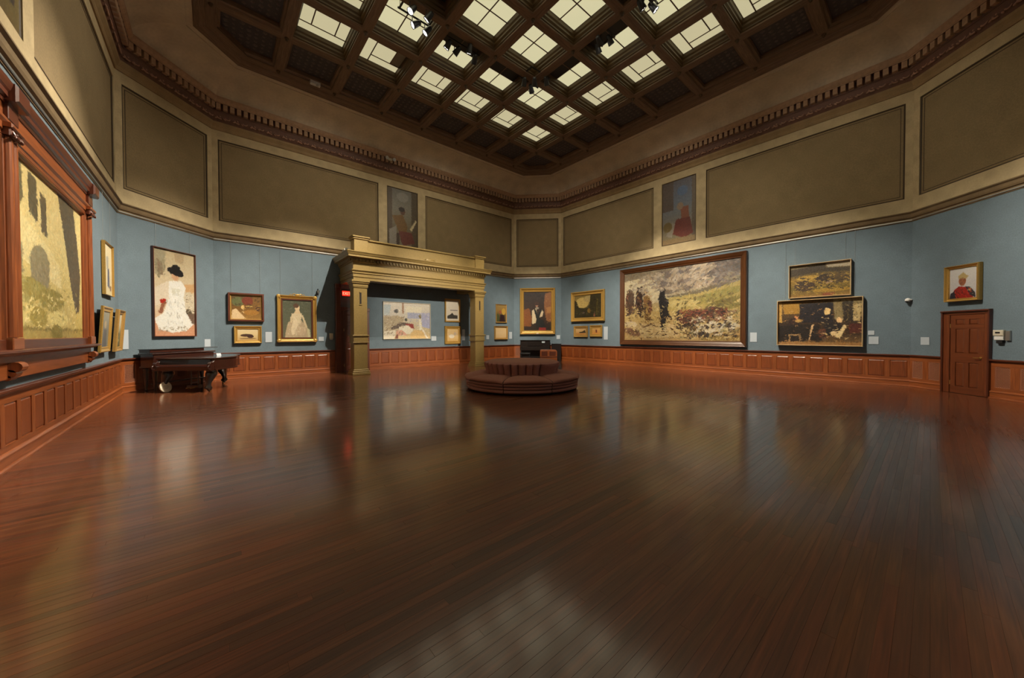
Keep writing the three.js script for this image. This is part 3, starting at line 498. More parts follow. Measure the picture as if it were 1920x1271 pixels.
  standing_portrait: () => picture(288, 416, [['g', [[44, 28, 22], [50, 32, 24], [58, 36, 22], [40, 26, 18]]], ['n', [34, 22, 18], 40, 0, 0, 0.72, 0.24, 0.05], ['n', [120, 70, 36], 50, 0, 0.46, 0.28, 0.9, 0.03], ['n', [168, 116, 66], 40, 0.78, 0.1, 1, 0.8, 0.03, 1.4], ['p', [140, 88, 48], 0.78, 0.04, 1, 0, 1, 0.78, 0.84, 0.76, 0.76, 0.52, 0.74, 0.30], ['p', [176, 120, 64], 0.84, 0.4, 1, 0.38, 1, 0.54, 0.82, 0.56], ['p', [128, 72, 24], 0, 0.46, 0.2, 0.42, 0.3, 0.7, 0.26, 0.9, 0, 0.88], ['p', [224, 202, 164], 0.30, 0.48, 0.44, 0.42, 0.50, 0.56, 0.44, 0.80, 0.30, 0.84], ['p', [222, 200, 164], 0.56, 0.50, 0.64, 0.44, 0.72, 0.52, 0.68, 0.64, 0.56, 0.66], ['p', [24, 26, 24], 0.36, 0.42, 0.42, 0.44, 0.52, 0.60, 0.62, 0.42, 0.66, 0.46, 0.56, 0.68, 0.72, 0.74, 0.80, 0.92, 0.44, 0.92, 0.46, 0.70], ['e', [184, 130, 104], 0.475, 0.33, 0.055, 0.06], ['e', [66, 36, 24], 0.475, 0.30, 0.085, 0.05], ['e', [160, 150, 132], 0.49, 0.42, 0.07, 0.03], ['p', [150, 44, 36], 0.56, 0.92, 0.80, 0.92, 0.82, 1, 0.54, 1]], 11, 0.6),
  wooded_glade: () => picture(336, 256, [['g', [[120, 100, 54], [132, 112, 60], [52, 46, 26], [34, 28, 16]]], ['n', [74, 64, 30], 80, 0, 0.56, 1, 1, 0.03], ['n', [34, 28, 16], 80, 0.6, 0.05, 1, 1, 0.03], ['n', [176, 150, 90], 40, 0.1, 0.14, 0.5, 0.46, 0.03], ['e', [184, 158, 92], 0.30, 0.34, 0.25, 0.24], ['e', [160, 140, 92], 0.55, 0.18, 0.2, 0.14], ['p', [44, 38, 20], 0, 0.2, 0.1, 0.28, 0.18, 0.54, 0.5, 0.6, 0.5, 0.8, 0.4, 1, 0, 1], ['p', [52, 46, 24], 0.62, 0, 1, 0, 1, 1, 0.44, 1, 0.46, 0.62, 0.58, 0.44], ['e', [120, 92, 36], 0.56, 0.70, 0.06, 0.1], ['e', [100, 84, 80], 0.34, 0.78, 0.06, 0.04], ['p', [150, 92, 70], 0.74, 0.78, 0.78, 0.78, 0.79, 0.96, 0.73, 0.96], ['p', [88, 76, 30], 0.84, 0.2, 0.88, 0.2, 0.86, 0.9, 0.82, 0.9]], 18, 0.6),
  small_dune: () => picture(128, 88, [['g', [[206, 170, 118], [196, 156, 100], [170, 112, 52]]], ['p', [62, 50, 32], 0.30, 0.62, 0.66, 0.5, 0.9, 0.24, 1, 0.7, 0.4, 0.74]], 13, 0.6),
  small_figure: () => picture(112, 88, [['g', [[206, 164, 100], [200, 148, 78], [196, 132, 58]]], ['p', [110, 48, 40], 0.44, 0.30, 0.62, 0.30, 0.64, 0.74, 0.46, 0.74]], 13, 0.6),
  smoky_plain: () => picture(1024, 672, [['g', [[126, 112, 92], [150, 136, 112], [176, 160, 128], [186, 160, 100], [186, 156, 100], [176, 146, 96]]],
    ['e', [206, 192, 158], 0.14, 0.30, 0.3, 0.2], ['e', [112, 100, 90], 0.66, 0.12, 0.3, 0.12, -0.2], ['e', [122, 110, 96], 0.5, 0.26, 0.14, 0.08, -0.3], ['e', [100, 90, 84], 0.90, 0.06, 0.2, 0.1], ['p', [110, 100, 78], 0.40, 0.40, 0.68, 0.34, 1, 0.22, 1, 0.30, 0.6, 0.42], ['p', [176, 156, 92], 0.38, 0.42, 0.7, 0.38, 1, 0.27, 1, 0.6, 0.6, 0.66, 0.4, 0.56], ['e', [150, 138, 76], 0.8, 0.44, 0.24, 0.06, -0.25], ['e', [128, 116, 60], 0.9, 0.54, 0.16, 0.07, -0.2], ['e', [196, 176, 114], 0.55, 0.5, 0.16, 0.05],
    ['e', [196, 170, 122], 0.3, 0.86, 0.3, 0.1], ['e', [128, 92, 68], 0.08, 0.88, 0.09, 0.05, 0.3], ['e', [206, 186, 150], 0.06, 0.76, 0.08, 0.04], ['e', [118, 92, 62], 0.24, 0.79, 0.06, 0.012, -0.3],
    ['p', [84, 64, 50], 0.01, 0.36, 0.05, 0.24, 0.10, 0.32, 0.11, 0.60, 0.02, 0.64], ['p', [60, 44, 36], 0.11, 0.50, 0.14, 0.24, 0.19, 0.20, 0.20, 0.54, 0.17, 0.66, 0.13, 0.60], ['p', [140, 108, 60], 0.20, 0.36, 0.26, 0.36, 0.28, 0.66, 0.25, 0.74, 0.21, 0.70], ['p', [96, 60, 44], 0.245, 0.42, 0.28, 0.44, 0.285, 0.58, 0.25, 0.60], ['r', [112, 96, 72], 0.065, 0.06, 0.004, 0.24], ['r', [112, 96, 72], 0.085, 0.08, 0.004, 0.24],
    ['p', [34, 30, 30], 0.37, 0.26, 0.40, 0.25, 0.41, 0.40, 0.44, 0.46, 0.43, 0.58, 0.47, 0.70, 0.42, 0.66, 0.41, 0.82, 0.38, 0.88, 0.36, 0.64, 0.345, 0.42],
    ['e', [92, 52, 38], 0.68, 0.68, 0.16, 0.08, -0.2], ['e', [106, 66, 48], 0.60, 0.72, 0.09, 0.04], ['e', [74, 48, 40], 0.80, 0.62, 0.08, 0.05], ['e', [150, 116, 84], 0.88, 0.68, 0.1, 0.04, -0.3], ['e', [206, 190, 162], 0.66, 0.76, 0.04, 0.06], ['e', [202, 188, 160], 0.82, 0.84, 0.14, 0.06, -0.15], ['e', [190, 176, 150], 0.67, 0.90, 0.04, 0.05, 0.4], ['e', [60, 50, 46], 0.73, 0.92, 0.05, 0.04], ['e', [196, 184, 158], 0.94, 0.78, 0.07, 0.025, 0.4], ['e', [64, 50, 40], 0.60, 0.80, 0.05, 0.03], ['e', [150, 124, 70], 0.9, 0.97, 0.2, 0.03], ['n', [112, 98, 58], 260, 0.5, 0.42, 1, 0.98, 0.018, -0.4], ['n', [206, 182, 124], 260, 0, 0.5, 1, 0.98, 0.016, -0.3], ['n', [96, 70, 44], 160, 0, 0.66, 1, 0.98, 0.016, 0.2], ['n', [62, 42, 34], 110, 0.02, 0.26, 0.28, 0.66, 0.012, 1.4], ['n', [150, 96, 70], 60, 0.02, 0.28, 0.28, 0.6, 0.010, 1.3], ['n', [190, 160, 100], 46, 0.12, 0.3, 0.28, 0.7, 0.010, 1.4], ['n', [52, 36, 30], 150, 0.52, 0.6, 0.92, 0.84, 0.016, -0.3], ['n', [128, 64, 46], 110, 0.54, 0.58, 0.9, 0.76, 0.014, -0.2], ['n', [216, 202, 176], 70, 0.62, 0.7, 0.98, 0.92, 0.018, -0.2], ['n', [46, 36, 32], 60, 0.6, 0.78, 0.98, 0.96, 0.014, 0.2], ['n', [120, 108, 100], 130, 0.3, 0.02, 1, 0.3, 0.04, -0.3], ['n', [168, 152, 130], 90, 0.1, 0.02, 0.8, 0.3, 0.04, -0.3], ['n', [80, 76, 76], 26, 0.36, 0.26, 0.43, 0.6, 0.008, 1.3]], 23, 0.6),
  dark_pasture: () => picture(384, 224, [['g', [[120, 110, 84], [74, 62, 34], [134, 104, 40], [92, 78, 32], [128, 96, 46]]], ['n', [150, 122, 52], 120, 0, 0.3, 1, 0.98, 0.03], ['n', [48, 36, 24], 60, 0.1, 0.3, 1, 0.8, 0.03], ['p', [150, 138, 116], 0.6, 0, 1, 0, 1, 0.18, 0.64, 0.14], ['p', [54, 44, 30], 0, 0.12, 0.6, 0.04, 0.62, 0.16, 1, 0.2, 1, 0.3, 0.5, 0.26, 0, 0.34], ['e', [160, 128, 52], 0.34, 0.42, 0.2, 0.08], ['e', [48, 36, 28], 0.6, 0.48, 0.16, 0.14, -0.1], ['e', [58, 42, 30], 0.26, 0.66, 0.18, 0.16], ['e', [140, 112, 92], 0.64, 0.6, 0.03, 0.04], ['e', [150, 122, 96], 0.7, 0.56, 0.03, 0.04], ['p', [74, 58, 34], 0.74, 0.4, 1, 0.36, 1, 0.6, 0.78, 0.66], ['e', [150, 118, 44], 0.7, 0.82, 0.3, 0.06], ['e', [120, 62, 40], 0.66, 0.94, 0.1, 0.04]], 23, 0.6),
  tavern_room: () => picture(512, 384, [['g', [[96, 72, 36], [86, 64, 34], [52, 38, 26], [58, 42, 26], [112, 84, 50]]], ['n', [150, 112, 66], 70, 0.02, 0.05, 0.98, 0.95, 0.02], ['n', [30, 24, 20], 60, 0.02, 0.5, 0.6, 0.92, 0.025], ['n', [200, 172, 122], 40, 0.55, 0.4, 0.98, 0.88, 0.018], ['n', [108, 92, 58], 60, 0.68, 0.02, 1, 0.5, 0.02, 1.4], ['p', [176, 136, 66], 0.0, 0, 0.05, 0.02, 0.05, 0.5, 0, 0.5], ['p', [150, 112, 44], 0.06, 0.04, 0.3, 0.06, 0.28, 0.3, 0.08, 0.3], ['r', [30, 26, 30], 0.28, 0.08, 0.40, 0.42], ['p', [128, 112, 76], 0.68, 0.0, 1, 0.0, 1, 0.4, 0.7, 0.44], ['p', [46, 38, 30], 0.78, 0.08, 0.9, 0.06, 0.9, 0.5, 0.8, 0.5], ['p', [176, 154, 106], 0.9, 0.12, 0.99, 0.14, 0.97, 0.5, 0.9, 0.48], ['e', [214, 182, 122], 0.615, 0.27, 0.04, 0.075], ['e', [196, 130, 84], 0.235, 0.40, 0.025, 0.05], ['p', [44, 26, 24], 0.15, 0.42, 0.22, 0.38, 0.28, 0.54, 0.14, 0.60], ['p', [30, 24, 22], 0.0, 0.56, 0.3, 0.54, 0.52, 0.54, 0.56, 0.9, 0.3, 0.9, 0, 0.96], ['e', [172, 136, 74], 0.27, 0.46, 0.05, 0.04], ['p', [196, 160, 112], 0.43, 0.54, 0.46, 0.54, 0.40, 0.92, 0.39, 0.92], ['e', [214, 176, 124], 0.75, 0.46, 0.035, 0.06], ['p', [30, 26, 26], 0.58, 0.52, 0.72, 0.50, 0.8, 0.6, 0.7, 0.8, 0.56, 0.76], ['p', [206, 182, 132], 0.80, 0.56, 0.84, 0.58, 0.76, 0.84, 0.7, 0.82], ['e', [206, 176, 128], 0.69, 0.74, 0.04, 0.05], ['p', [90, 52, 36], 0.5, 0.66, 0.6, 0.64, 0.6, 0.86, 0.52, 0.84], ['p', [74, 34, 26], 0.86, 0.54, 1, 0.54, 1, 0.74, 0.86, 0.74], ['p', [150, 118, 76], 0.14, 0.76, 0.3, 0.76, 0.3, 0.94, 0.28, 0.94, 0.27, 0.8, 0.17, 0.8, 0.16, 0.94, 0.14, 0.94], ['r', [136, 100, 58], 0, 0.93, 1, 0.07]], 22, 0.6),
  red_tunic: () => picture(208, 192, [['g', [[206, 204, 200], [196, 194, 194], [186, 184, 186]]], ['n', [170, 40, 26], 30, 0.16, 0.64, 0.8, 0.98, 0.05, 0.5], ['n', [110, 62, 44], 14, 0.38, 0.34, 0.58, 0.52, 0.03], ['n', [206, 186, 130], 10, 0.6, 0.66, 0.86, 0.9, 0.02], ['n', [70, 24, 20], 20, 0.2, 0.7, 0.7, 1, 0.04, 0.6], ['e', [150, 92, 62], 0.47, 0.42, 0.13, 0.17], ['p', [180, 156, 104], 0.32, 0.26, 0.50, 0.14, 0.62, 0.26, 0.70, 0.28, 0.62, 0.36, 0.34, 0.36], ['p', [146, 28, 18], 0.16, 0.72, 0.34, 0.60, 0.60, 0.64, 0.82, 0.78, 0.86, 1, 0.1, 1], ['p', [36, 36, 46], 0.04, 0.82, 0.2, 0.74, 0.24, 1, 0, 1], ['p', [40, 40, 48], 0.58, 0.62, 0.74, 0.64, 0.92, 0.84, 0.94, 1, 0.74, 0.9], ['e', [196, 176, 110], 0.74, 0.72, 0.05, 0.05]], 13, 0.6),
  seated_scholar: () => picture(192, 336, [['g', [[112, 108, 98], [126, 120, 106], [108, 96, 70], [122, 112, 92]]], ['r', [84, 68, 48], 0, 0, 0.14, 1], ['r', [80, 66, 44], 0.8, 0, 0.2, 1], ['e', [138, 134, 124], 0.5, 0.12, 0.2, 0.08], ['p', [136, 128, 116], 0.04, 0.7, 0.28, 0.62, 0.3, 1, 0.04, 1], ['p', [116, 84, 34], 0.14, 0.46, 0.5, 0.42, 0.66, 0.62, 0.6, 0.74, 0.34, 0.70], ['e', [92, 58, 36], 0.49, 0.36, 0.09, 0.06], ['e', [44, 30, 20], 0.46, 0.33, 0.1, 0.04], ['p', [104, 48, 34], 0.36, 0.70, 0.8, 0.70, 0.92, 0.88, 0.5, 0.94, 0.42, 0.86], ['p', [200, 184, 146], 0.74, 0.64, 0.96, 0.46, 0.98, 0.50, 0.8, 0.68], ['r', [64, 44, 28], 0.28, 0.74, 0.1, 0.26]], 13, 0.6),
  robed_elder: () => picture(192, 336, [['g', [[92, 88, 96], [98, 108, 124], [128, 122, 112], [128, 112, 76]]], ['r', [86, 72, 64], 0, 0, 0.34, 0.46], ['e', [84, 104, 136], 0.62, 0.18, 0.16, 0.08], ['r', [100, 86, 70], 0.9, 0, 0.1, 1], ['p', [130, 72, 44], 0.56, 0.44, 0.8, 0.44, 0.82, 0.64, 0.6, 0.68], ['e', [140, 116, 94], 0.55, 0.42, 0.1, 0.06], ['p', [110, 44, 30], 0.3, 0.84, 0.44, 0.62, 0.84, 0.62, 0.94, 0.88, 0.66, 0.94], ['p', [150, 140, 124], 0.1, 0.86, 0.3, 0.66, 0.4, 0.68, 0.3, 0.9], ['e', [116, 96, 52], 0.16, 0.72, 0.14, 0.08], ['r', [140, 116, 78], 0, 0.92, 1, 0.08]], 13, 0.6),
  orchard_figure: () => picture(192, 336, [['g', [[84, 84, 56], [110, 104, 60], [124, 110, 60], [96, 80, 40]]], ['p', [60, 50, 40], 0.5, 0.5, 0.8, 0.48, 0.9, 0.9, 0.4, 0.9], ['e', [140, 124, 76], 0.3, 0.6, 0.2, 0.2]], 14, 0.6),
};
const artMat = (k, v = 0.78) => std({ map: ART[k](), color: lin(v, v, v), roughness: 0.45 });

// frame sections: [distance in, depth]
const FRAME = {
  gold: (w, d) => [[0, 0], [0, d * 0.7], [w * 0.12, d], [w * 0.28, d * 0.95], [w * 0.5, d * 0.6], [w * 0.72, d * 0.5], [w * 0.8, d * 0.62], [w * 0.9, d * 0.6], [w, d * 0.34], [w, 0]],
  flat: (w, d) => [[0, 0], [0, d * 0.92], [w * 0.1, d], [w * 0.85, d], [w, d * 0.85], [w, 0]],
  scoop: (w, d) => [[0, 0], [0, d * 0.8], [w * 0.1, d], [w * 0.2, d * 0.9], [w * 0.55, d * 0.72], [w * 0.8, d * 0.5], [w * 0.84, d * 0.56], [w * 0.94, d * 0.54], [w, d * 0.3], [w, 0]],
};
// a picture on wall k between s0 and s1, y0 and y1
function hang(k, s0, s1, y0, y1, art, f, name, label, group) {
  const w = s1 - s0, h = y1 - y0, g = thing(name, label, 'painting', onWall(k, (s0 + s1) / 2, y0, f.gap ?? 0.012), WALL[k].turn, group ? { group } : undefined);
  if (f.tilt) { g.rotation.order = 'YXZ'; g.rotation.x = f.tilt; }
  part(g, 'frame', frameGeo(w, h, FRAME[f.kind](f.w, f.d)), f.mat);
  if (f.liner) { const q = frameGeo(w - 2 * f.w + 0.004, h - 2 * f.w + 0.004, FRAME.flat(f.liner, f.d * 0.4)); q.translate(0, f.w - 0.002, 0.002); part(g, 'liner', q, f.linerMat || M.gold); }
  if (f.inner) { const q = frameGeo(w - 2 * f.w + 0.004, h - 2 * f.w + 0.004, FRAME.flat(f.inner, f.d * 0.55)); q.translate(0, f.w - 0.002, 0.002); part(g, 'inner_frame', q, f.innerMat); }
  const m = f.w + (f.inner || 0) + (f.liner && !f.inner ? f.liner : 0) - 0.006, cv = new THREE.BoxGeometry(w - 2 * m, h - 2 * m, f.d * 0.3); cv.translate(0, h / 2, f.d * 0.16);
  part(g, 'canvas', cv, art);
  if (f.wires) for (const x of [-0.42, 0.42]) { const yTop = 4.49, l = yTop - y1; if (l > 0.1) { const c = cyl(0.0022, 0.0022, l, 6); c.translate(x * w * 0.96, h + l / 2, 0.012); part(g, 'hanging_wire', c, M.steel); } }
  if (f.crest) {
    const l = []; const sc = (x, r, a) => { const t = new THREE.TorusGeometry(r, r * 0.3, 6, 12, 4.6); t.rotateZ(a); t.translate(x, h + 0.012, f.d * 0.8); l.push(flat(t)); };
    sc(-0.10, 0.045, 0.4); sc(0.10, 0.045, 4.2); sc(-0.20, 0.03, 0.2); sc(0.20, 0.03, 4.4); const b = new THREE.SphereGeometry(0.05, 10, 8); b.scale(1.5, 0.8, 0.6); b.translate(0, h + 0.02, f.d * 0.8); l.push(flat(b));
    for (const sx of [-1, 1]) for (const sy of [0, 1]) { const c = new THREE.SphereGeometry(0.07, 10, 8); c.scale(1, 1, 0.5); c.translate(sx * (w / 2 - 0.05), sy ? h - 0.05 : 0.05, f.d * 0.7); l.push(flat(c)); }
    part(g, 'crest_ornament', merge(l), f.mat);
  }
  if (f.tilt) for (const y of [0.04, h - 0.16]) part(g, 'hanging_cleat', box(-0.12, 0.12, y, y + 0.09, -(f.gap + 0.06 * (y / h)) + 0.004, 0.006), M.black);
  if (f.plate) part(g, 'name_plate', box(-0.06, 0.06, 0.03, 0.08, f.d * 0.98, f.d * 1.04), M.ivory);
  return g;
}
const G = (w, d, o) => ({ kind: 'gold', w, d, mat: M.gold, ...o });
const T = (w, d, o) => ({ kind: 'flat', w, d, mat: M.oakDark, ...o });
const sB = (x) => x - OCT[1][0], sR = (z) => z - OCT[3][1], sL = (z) => OCT[7][1] - z;

// cut corner behind the pianos
hang(0, 0.74, 1.91, 1.40, 3.83, artMat('white_dress', 0.6), T(0.02, 0.075, { kind: 'flat', wires: true }), 'framed_painting', 'tall painting of a woman in white dress and black hat', null);
// portico wall
hang(1, sB(0.41), sB(1.37), 1.89, 2.82, artMat('gold_interior'), { kind: 'flat', w: 0.055, d: 0.09, mat: M.oakDark, liner: 0.03, wires: true }, 'framed_painting', 'golden brown interior painting in dark frame above the small boat painting');
hang(1, sB(0.55), sB(1.30), 1.16, 1.735, artMat('beached_boat'), G(0.10, 0.09, {}), 'framed_painting', 'small gold framed painting of a dark boat on pale sand');
hang(1, sB(1.74), sB(2.97), 1.18, 2.84, artMat('seated_lady'), G(0.125, 0.11, { crest: true, inner: 0.045, innerMat: M.oakDark, wires: true }), 'framed_painting', 'portrait of a seated pale gowned lady in ornate crested gold frame');
hang(1, sB(5.44), sB(7.60), 1.24, 2.82, artMat('deck_scene'), T(0.02, 0.07, { mat: M.beige }), 'framed_painting', 'large bright sketchy boat deck painting inside the portico');
hang(1, sB(8.35), sB(9.18), 2.02, 3.12, artMat('shore_view'), G(0.07, 0.08, { liner: 0.05, linerMat: M.beige }), 'framed_painting', 'upright painting of pale sky over dark shore inside the portico');
hang(1, sB(8.34), sB(9.21), 0.98, 1.83, artMat('pale_flowers'), G(0.14, 0.08, {}), 'framed_painting', 'small gold framed pale painting below the shore view inside portico');
hang(1, sB(11.38), sB(12.10), 2.05, 3.02, artMat('dark_dancer'), G(0.05, 0.05, { mat: M.goldDark }), 'framed_painting', 'narrow painting of a dark skirted figure beside the far corner');
hang(1, sB(11.27), sB(12.15), 1.16, 1.87, artMat('cream_sketch'), G(0.08, 0.08, { mat: M.goldDark }), 'framed_painting', 'plain cream picture in scalloped frame below the dark skirted figure');
// far cut corner
hang(2, 0.33, 2.24, 1.42, 3.94, artMat('standing_portrait'), G(0.22, 0.13, { plate: true }), 'framed_painting', 'standing portrait in wide gold frame hung above the black piano');
// wall of the battle landscape
hang(3, sR(-12.19), sR(-10.13), 2.07, 3.60, artMat('wooded_glade'), G(0.20, 0.11, {}), 'framed_painting', 'dark wooded landscape in wide gold frame above two tiny paintings');
hang(3, sR(-12.03), sR(-11.14), 1.28, 1.85, artMat('small_dune'), G(0.13, 0.07, { mat: M.goldDark }), 'framed_painting', 'tiny gold framed dune painting below the dark wooded landscape');
hang(3, sR(-11.00), sR(-10.28), 1.30, 1.87, artMat('small_figure'), G(0.13, 0.07, {}), 'framed_painting', 'tiny gold framed painting of one red figure below wooded landscape');
hang(3, sR(-9.25), sR(-4.19), 0.96, 4.36, artMat('smoky_plain', 0.6), { kind: 'scoop', w: 0.21, d: 0.14, mat: phys({ color: lin(0.115, 0.040, 0.011), map: rep(grain, 0.9, 0.9), roughness: 0.35, clearcoat: 0.6, clearcoatRoughness: 0.2 }) }, 'framed_painting', 'huge battle plain landscape with dark riders in wide brown wood frame');
hang(3, sR(-3.00), sR(-1.52), 2.58, 3.64, artMat('dark_pasture', 1.0), T(0.022, 0.12, { mat: M.tan, wires: true }), 'framed_painting', 'thin framed dark pasture painting hung above the tavern scene');
hang(3, sR(-3.30), sR(-1.26), 1.06, 2.52, artMat('tavern_room', 1.0), T(0.022, 0.14, { mat: M.tan, wires: true }), 'framed_painting', 'thin framed dark tavern scene of seated figures below the pasture painting');
// cut corner with the door
hang(4, 0.87, 1.565, 2.20, 3.06, artMat('red_tunic'), G(0.075, 0.10, {}), 'framed_painting', 'portrait of a capped figure in red tunic above the door');
// mural wall
hang(7, sL(-11.20), sL(-12.06), 2.31, 3.44, artMat('pale_street'), G(0.014, 0.055, { wires: true }), 'framed_painting', 'narrow pale street painting beside the wooden framed mural');
hang(7, sL(-10.47), sL(-11.32), 1.10, 2.03, artMat('grey_portrait'), G(0.11, 0.045, { tilt: 0.06, gap: 0.05 }), 'framed_painting', 'gold framed grey picture tilted off the wall beside the mural');
hang(7, sL(-11.72), sL(-12.42), 1.08, 2.03, artMat('harbour_mist'), G(0.10, 0.07, { tilt: 0.07, gap: 0.06, mat: M.goldDark }), 'framed_painting', 'deep gold framed misty picture next to the cut corner');
// figure murals set in the frieze
for (const [k, art, label] of [[1, 'seated_scholar', 'frieze mural of a seated scholar above the portico'], [3, 'robed_elder', 'frieze mural of a red robed elder above the battle landscape'], [7, 'orchard_figure', 'frieze mural in greens above the wooden framed garden mural']]) {
  const m = WALL[k].len / 2, g = thing('frieze_mural', label, 'mural', onWall(k, m, FY0, -0.028), WALL[k].turn);
  part(g, 'canvas', box(-0.655, 0.655, 0.035, FY1 - FY0 - 0.035, 0, 0.008), artMat(art)).geometry.setAttribute('uv', (() => { const b = new THREE.BoxGeometry(1, 1, 1).toNonIndexed(); return b.attributes.uv; })());
}

// white caption cards
for (const [k, s, y0, y1, w, what] of [
  [0, 2.32, 1.08, 1.31, 0.20, 'beside the woman in white, above the brown pianos'], [0, 0.125, 1.09, 1.58, 0.14, 'tall and narrow, in the corner beside the tilted gold frames'],
  [1, sB(1.50), 1.18, 1.54, 0.19, 'between the small boat painting and the seated lady'], [1, sB(3.13), 1.20, 1.36, 0.18, 'between the seated lady and the portico'],
  [1, sB(7.79), 1.15, 1.36, 0.25, 'beside the bright boat deck painting'], [1, sB(9.40), 1.14, 1.68, 0.16, 'beside the small pale painting inside the portico'],
  [1, sB(10.86), 1.18, 1.39, 0.17, 'close to the portico column, towards the far corner'], [1, sB(12.40), 1.19, 1.56, 0.20, 'beside the cream sketch in the far corner'],
  [2, 2.41, 1.17, 1.38, 0.19, 'beside the standing portrait above the black piano'], [3, sR(-10.09), 1.17, 1.79, 0.22, 'tall and narrow, between tiny red figure and battle landscape'],
  [3, sR(-4.00), 1.15, 1.48, 0.20, 'between the battle landscape and the tavern scene'], [3, sR(-1.05), 1.13, 1.35, 0.20, 'wide, beside the tavern scene'],
  [3, sR(-1.10), 1.40, 1.52, 0.13, 'small, upper of the pair beside the tavern scene'], [4, 0.365, 1.14, 1.34, 0.21, 'alone on the wall beside the panelled door'],
]) { const g = thing('caption_card', 'white caption card ' + what, 'caption card', onWall(k, s, y0, 0.002), WALL[k].turn); part(g, 'card', box(-w / 2, w / 2, 0, y1 - y0, 0, 0.012, 0.002), M.card); }

// ------------------------------------------------------------------ mural in a carved wooden frame
{
  const c0 = sL(-6.5), t = thing('framed_mural', 'large two panel garden mural in carved red brown wooden frame with cornice', 'mural', onWall(7, c0, 0, 0), WALL[7].turn);
  const wb = (n, x0, x1, y0, y1, z0, z1, b = 0.004, m = M.oak, par = t) => part(par, n, woodBox(x0, x1, y0, y1, z0, z1, b), m);
  for (const [x0, x1, art] of [[0.15, 3.10, 'mural_garden'], [-3.10, -0.15, 'mural_terrace']]) {
    const cv = new THREE.BoxGeometry(x1 - x0, 2.20, 0.02); cv.translate((x0 + x1) / 2, 2.475, 0.02); part(t, 'canvas', cv, artMat(art, 1.0));
    const fr = frameGeo(x1 - x0 + 0.02, 2.24, [[0, 0], [0, 0.075], [0.02, 0.085], [0.03, 0.06], [0.045, 0.05], [0.05, 0.03], [0.05, 0]]); fr.translate((x0 + x1) / 2, 1.355, 0); part(t, 'inner_frame', metreUV(fr, 'y'), M.oak);
    wb('lower_rail', x0, x1, 1.285, 1.40, 0.0, 0.085, 0.006, M.oakDark);
  }
  wb('back_board', -3.4, 3.4, 0.97, 4.05, 0.0, 0.012, 0, M.oakDark);
  for (const [x, w] of [[0, 0.13], [3.24, 0.13], [-3.24, 0.13]]) {
    const p = wb('pilaster', x - w, x + w, 1.29, 3.86, 0.012, 0.085, 0.006);
    for (const dx of x === 0 ? [-0.062, 0.062] : [0]) { const c = cyl(0.055, 0.048, 2.15, 14); c.translate(x + dx, 2.50, 0.085); part(p, 'colonnette', metreUV(c, 'y'), M.oak); }
    wb('base_block', x - w - 0.015, x + w + 0.015, 1.29, 1.42, 0.012, 0.13, 0.008, M.oak, p);
    wb('capital', x - w - 0.02, x + w + 0.02, 3.58, 3.66, 0.012, 0.14, 0.012, M.oakDark, p); wb('capital', x - w - 0.035, x + w + 0.035, 3.66, 3.71, 0.012, 0.16, 0.012, M.oak, p);
    wb('frieze_block', x - w, x + w, 3.76, 3.95, 0.012, 0.125, 0.006, M.oakDark, p);
    const lf = leafGeo.clone(); lf.scale(0.7, 0.7, 0.8); lf.translate(x, 3.62, 0.14); part(p, 'carved_leaf', lf, M.oakDark);
    for (const [y, d, ww] of [[1.10, 0.15, 0.07], [1.03, 0.11, 0.055], [0.985, 0.08, 0.04]]) { const cg = new THREE.CylinderGeometry(ww * 0.8, ww * 0.8, w * 1.3, 12); cg.rotateZ(Math.PI / 2); cg.translate(x, y, d * 0.75); part(p, 'corbel_scroll', metreUV(cg, 'x'), M.oak); }
  }
  const P = (y0, list) => list.map(([o, y]) => [o, y + y0]);
  const run = (n, m, prof, hw) => sweepPath([[-hw, 0], [-hw, 0.10], [hw, 0.10], [hw, 0]].map(([x, z]) => [x, z]), prof, { closedProf: true }).forEach((g) => part(t, n, g, m));
  run('architrave', M.oak, [[-0.08, 3.56], [-0.02, 3.56], [-0.02, 3.62], [-0.008, 3.63], [-0.008, 3.70], [0.015, 3.73], [0.015, 3.76], [-0.08, 3.76]], 3.40);
  run('frieze_board', M.oak, [[-0.08, 3.76], [-0.012, 3.76], [-0.012, 3.92], [-0.08, 3.92]], 3.40);
  run('cornice', M.oakDark, [[-0.08, 3.92], [0.0, 3.92], [0.01, 3.955], [0.035, 3.97], [0.035, 4.02], [0.05, 4.04], [0.065, 4.09], [0.07, 4.12], [-0.08, 4.12]], 3.42);
  for (const [x, w] of [[0, 0.17], [3.26, 0.16], [-3.26, 0.16]]) wb('cornice_block', x - w, x + w, 3.94, 4.125, 0.02, 0.20, 0.02, M.oakDark);
  run('sill', M.oakDark, [[-0.08, 1.225], [0.02, 1.225], [0.04, 1.25], [0.075, 1.262], [0.075, 1.285], [0.06, 1.292], [-0.08, 1.292]], 3.44);
  wb('apron', -3.38, 3.38, 0.965, 1.225, 0.012, 0.07, 0.01, M.oak);
}

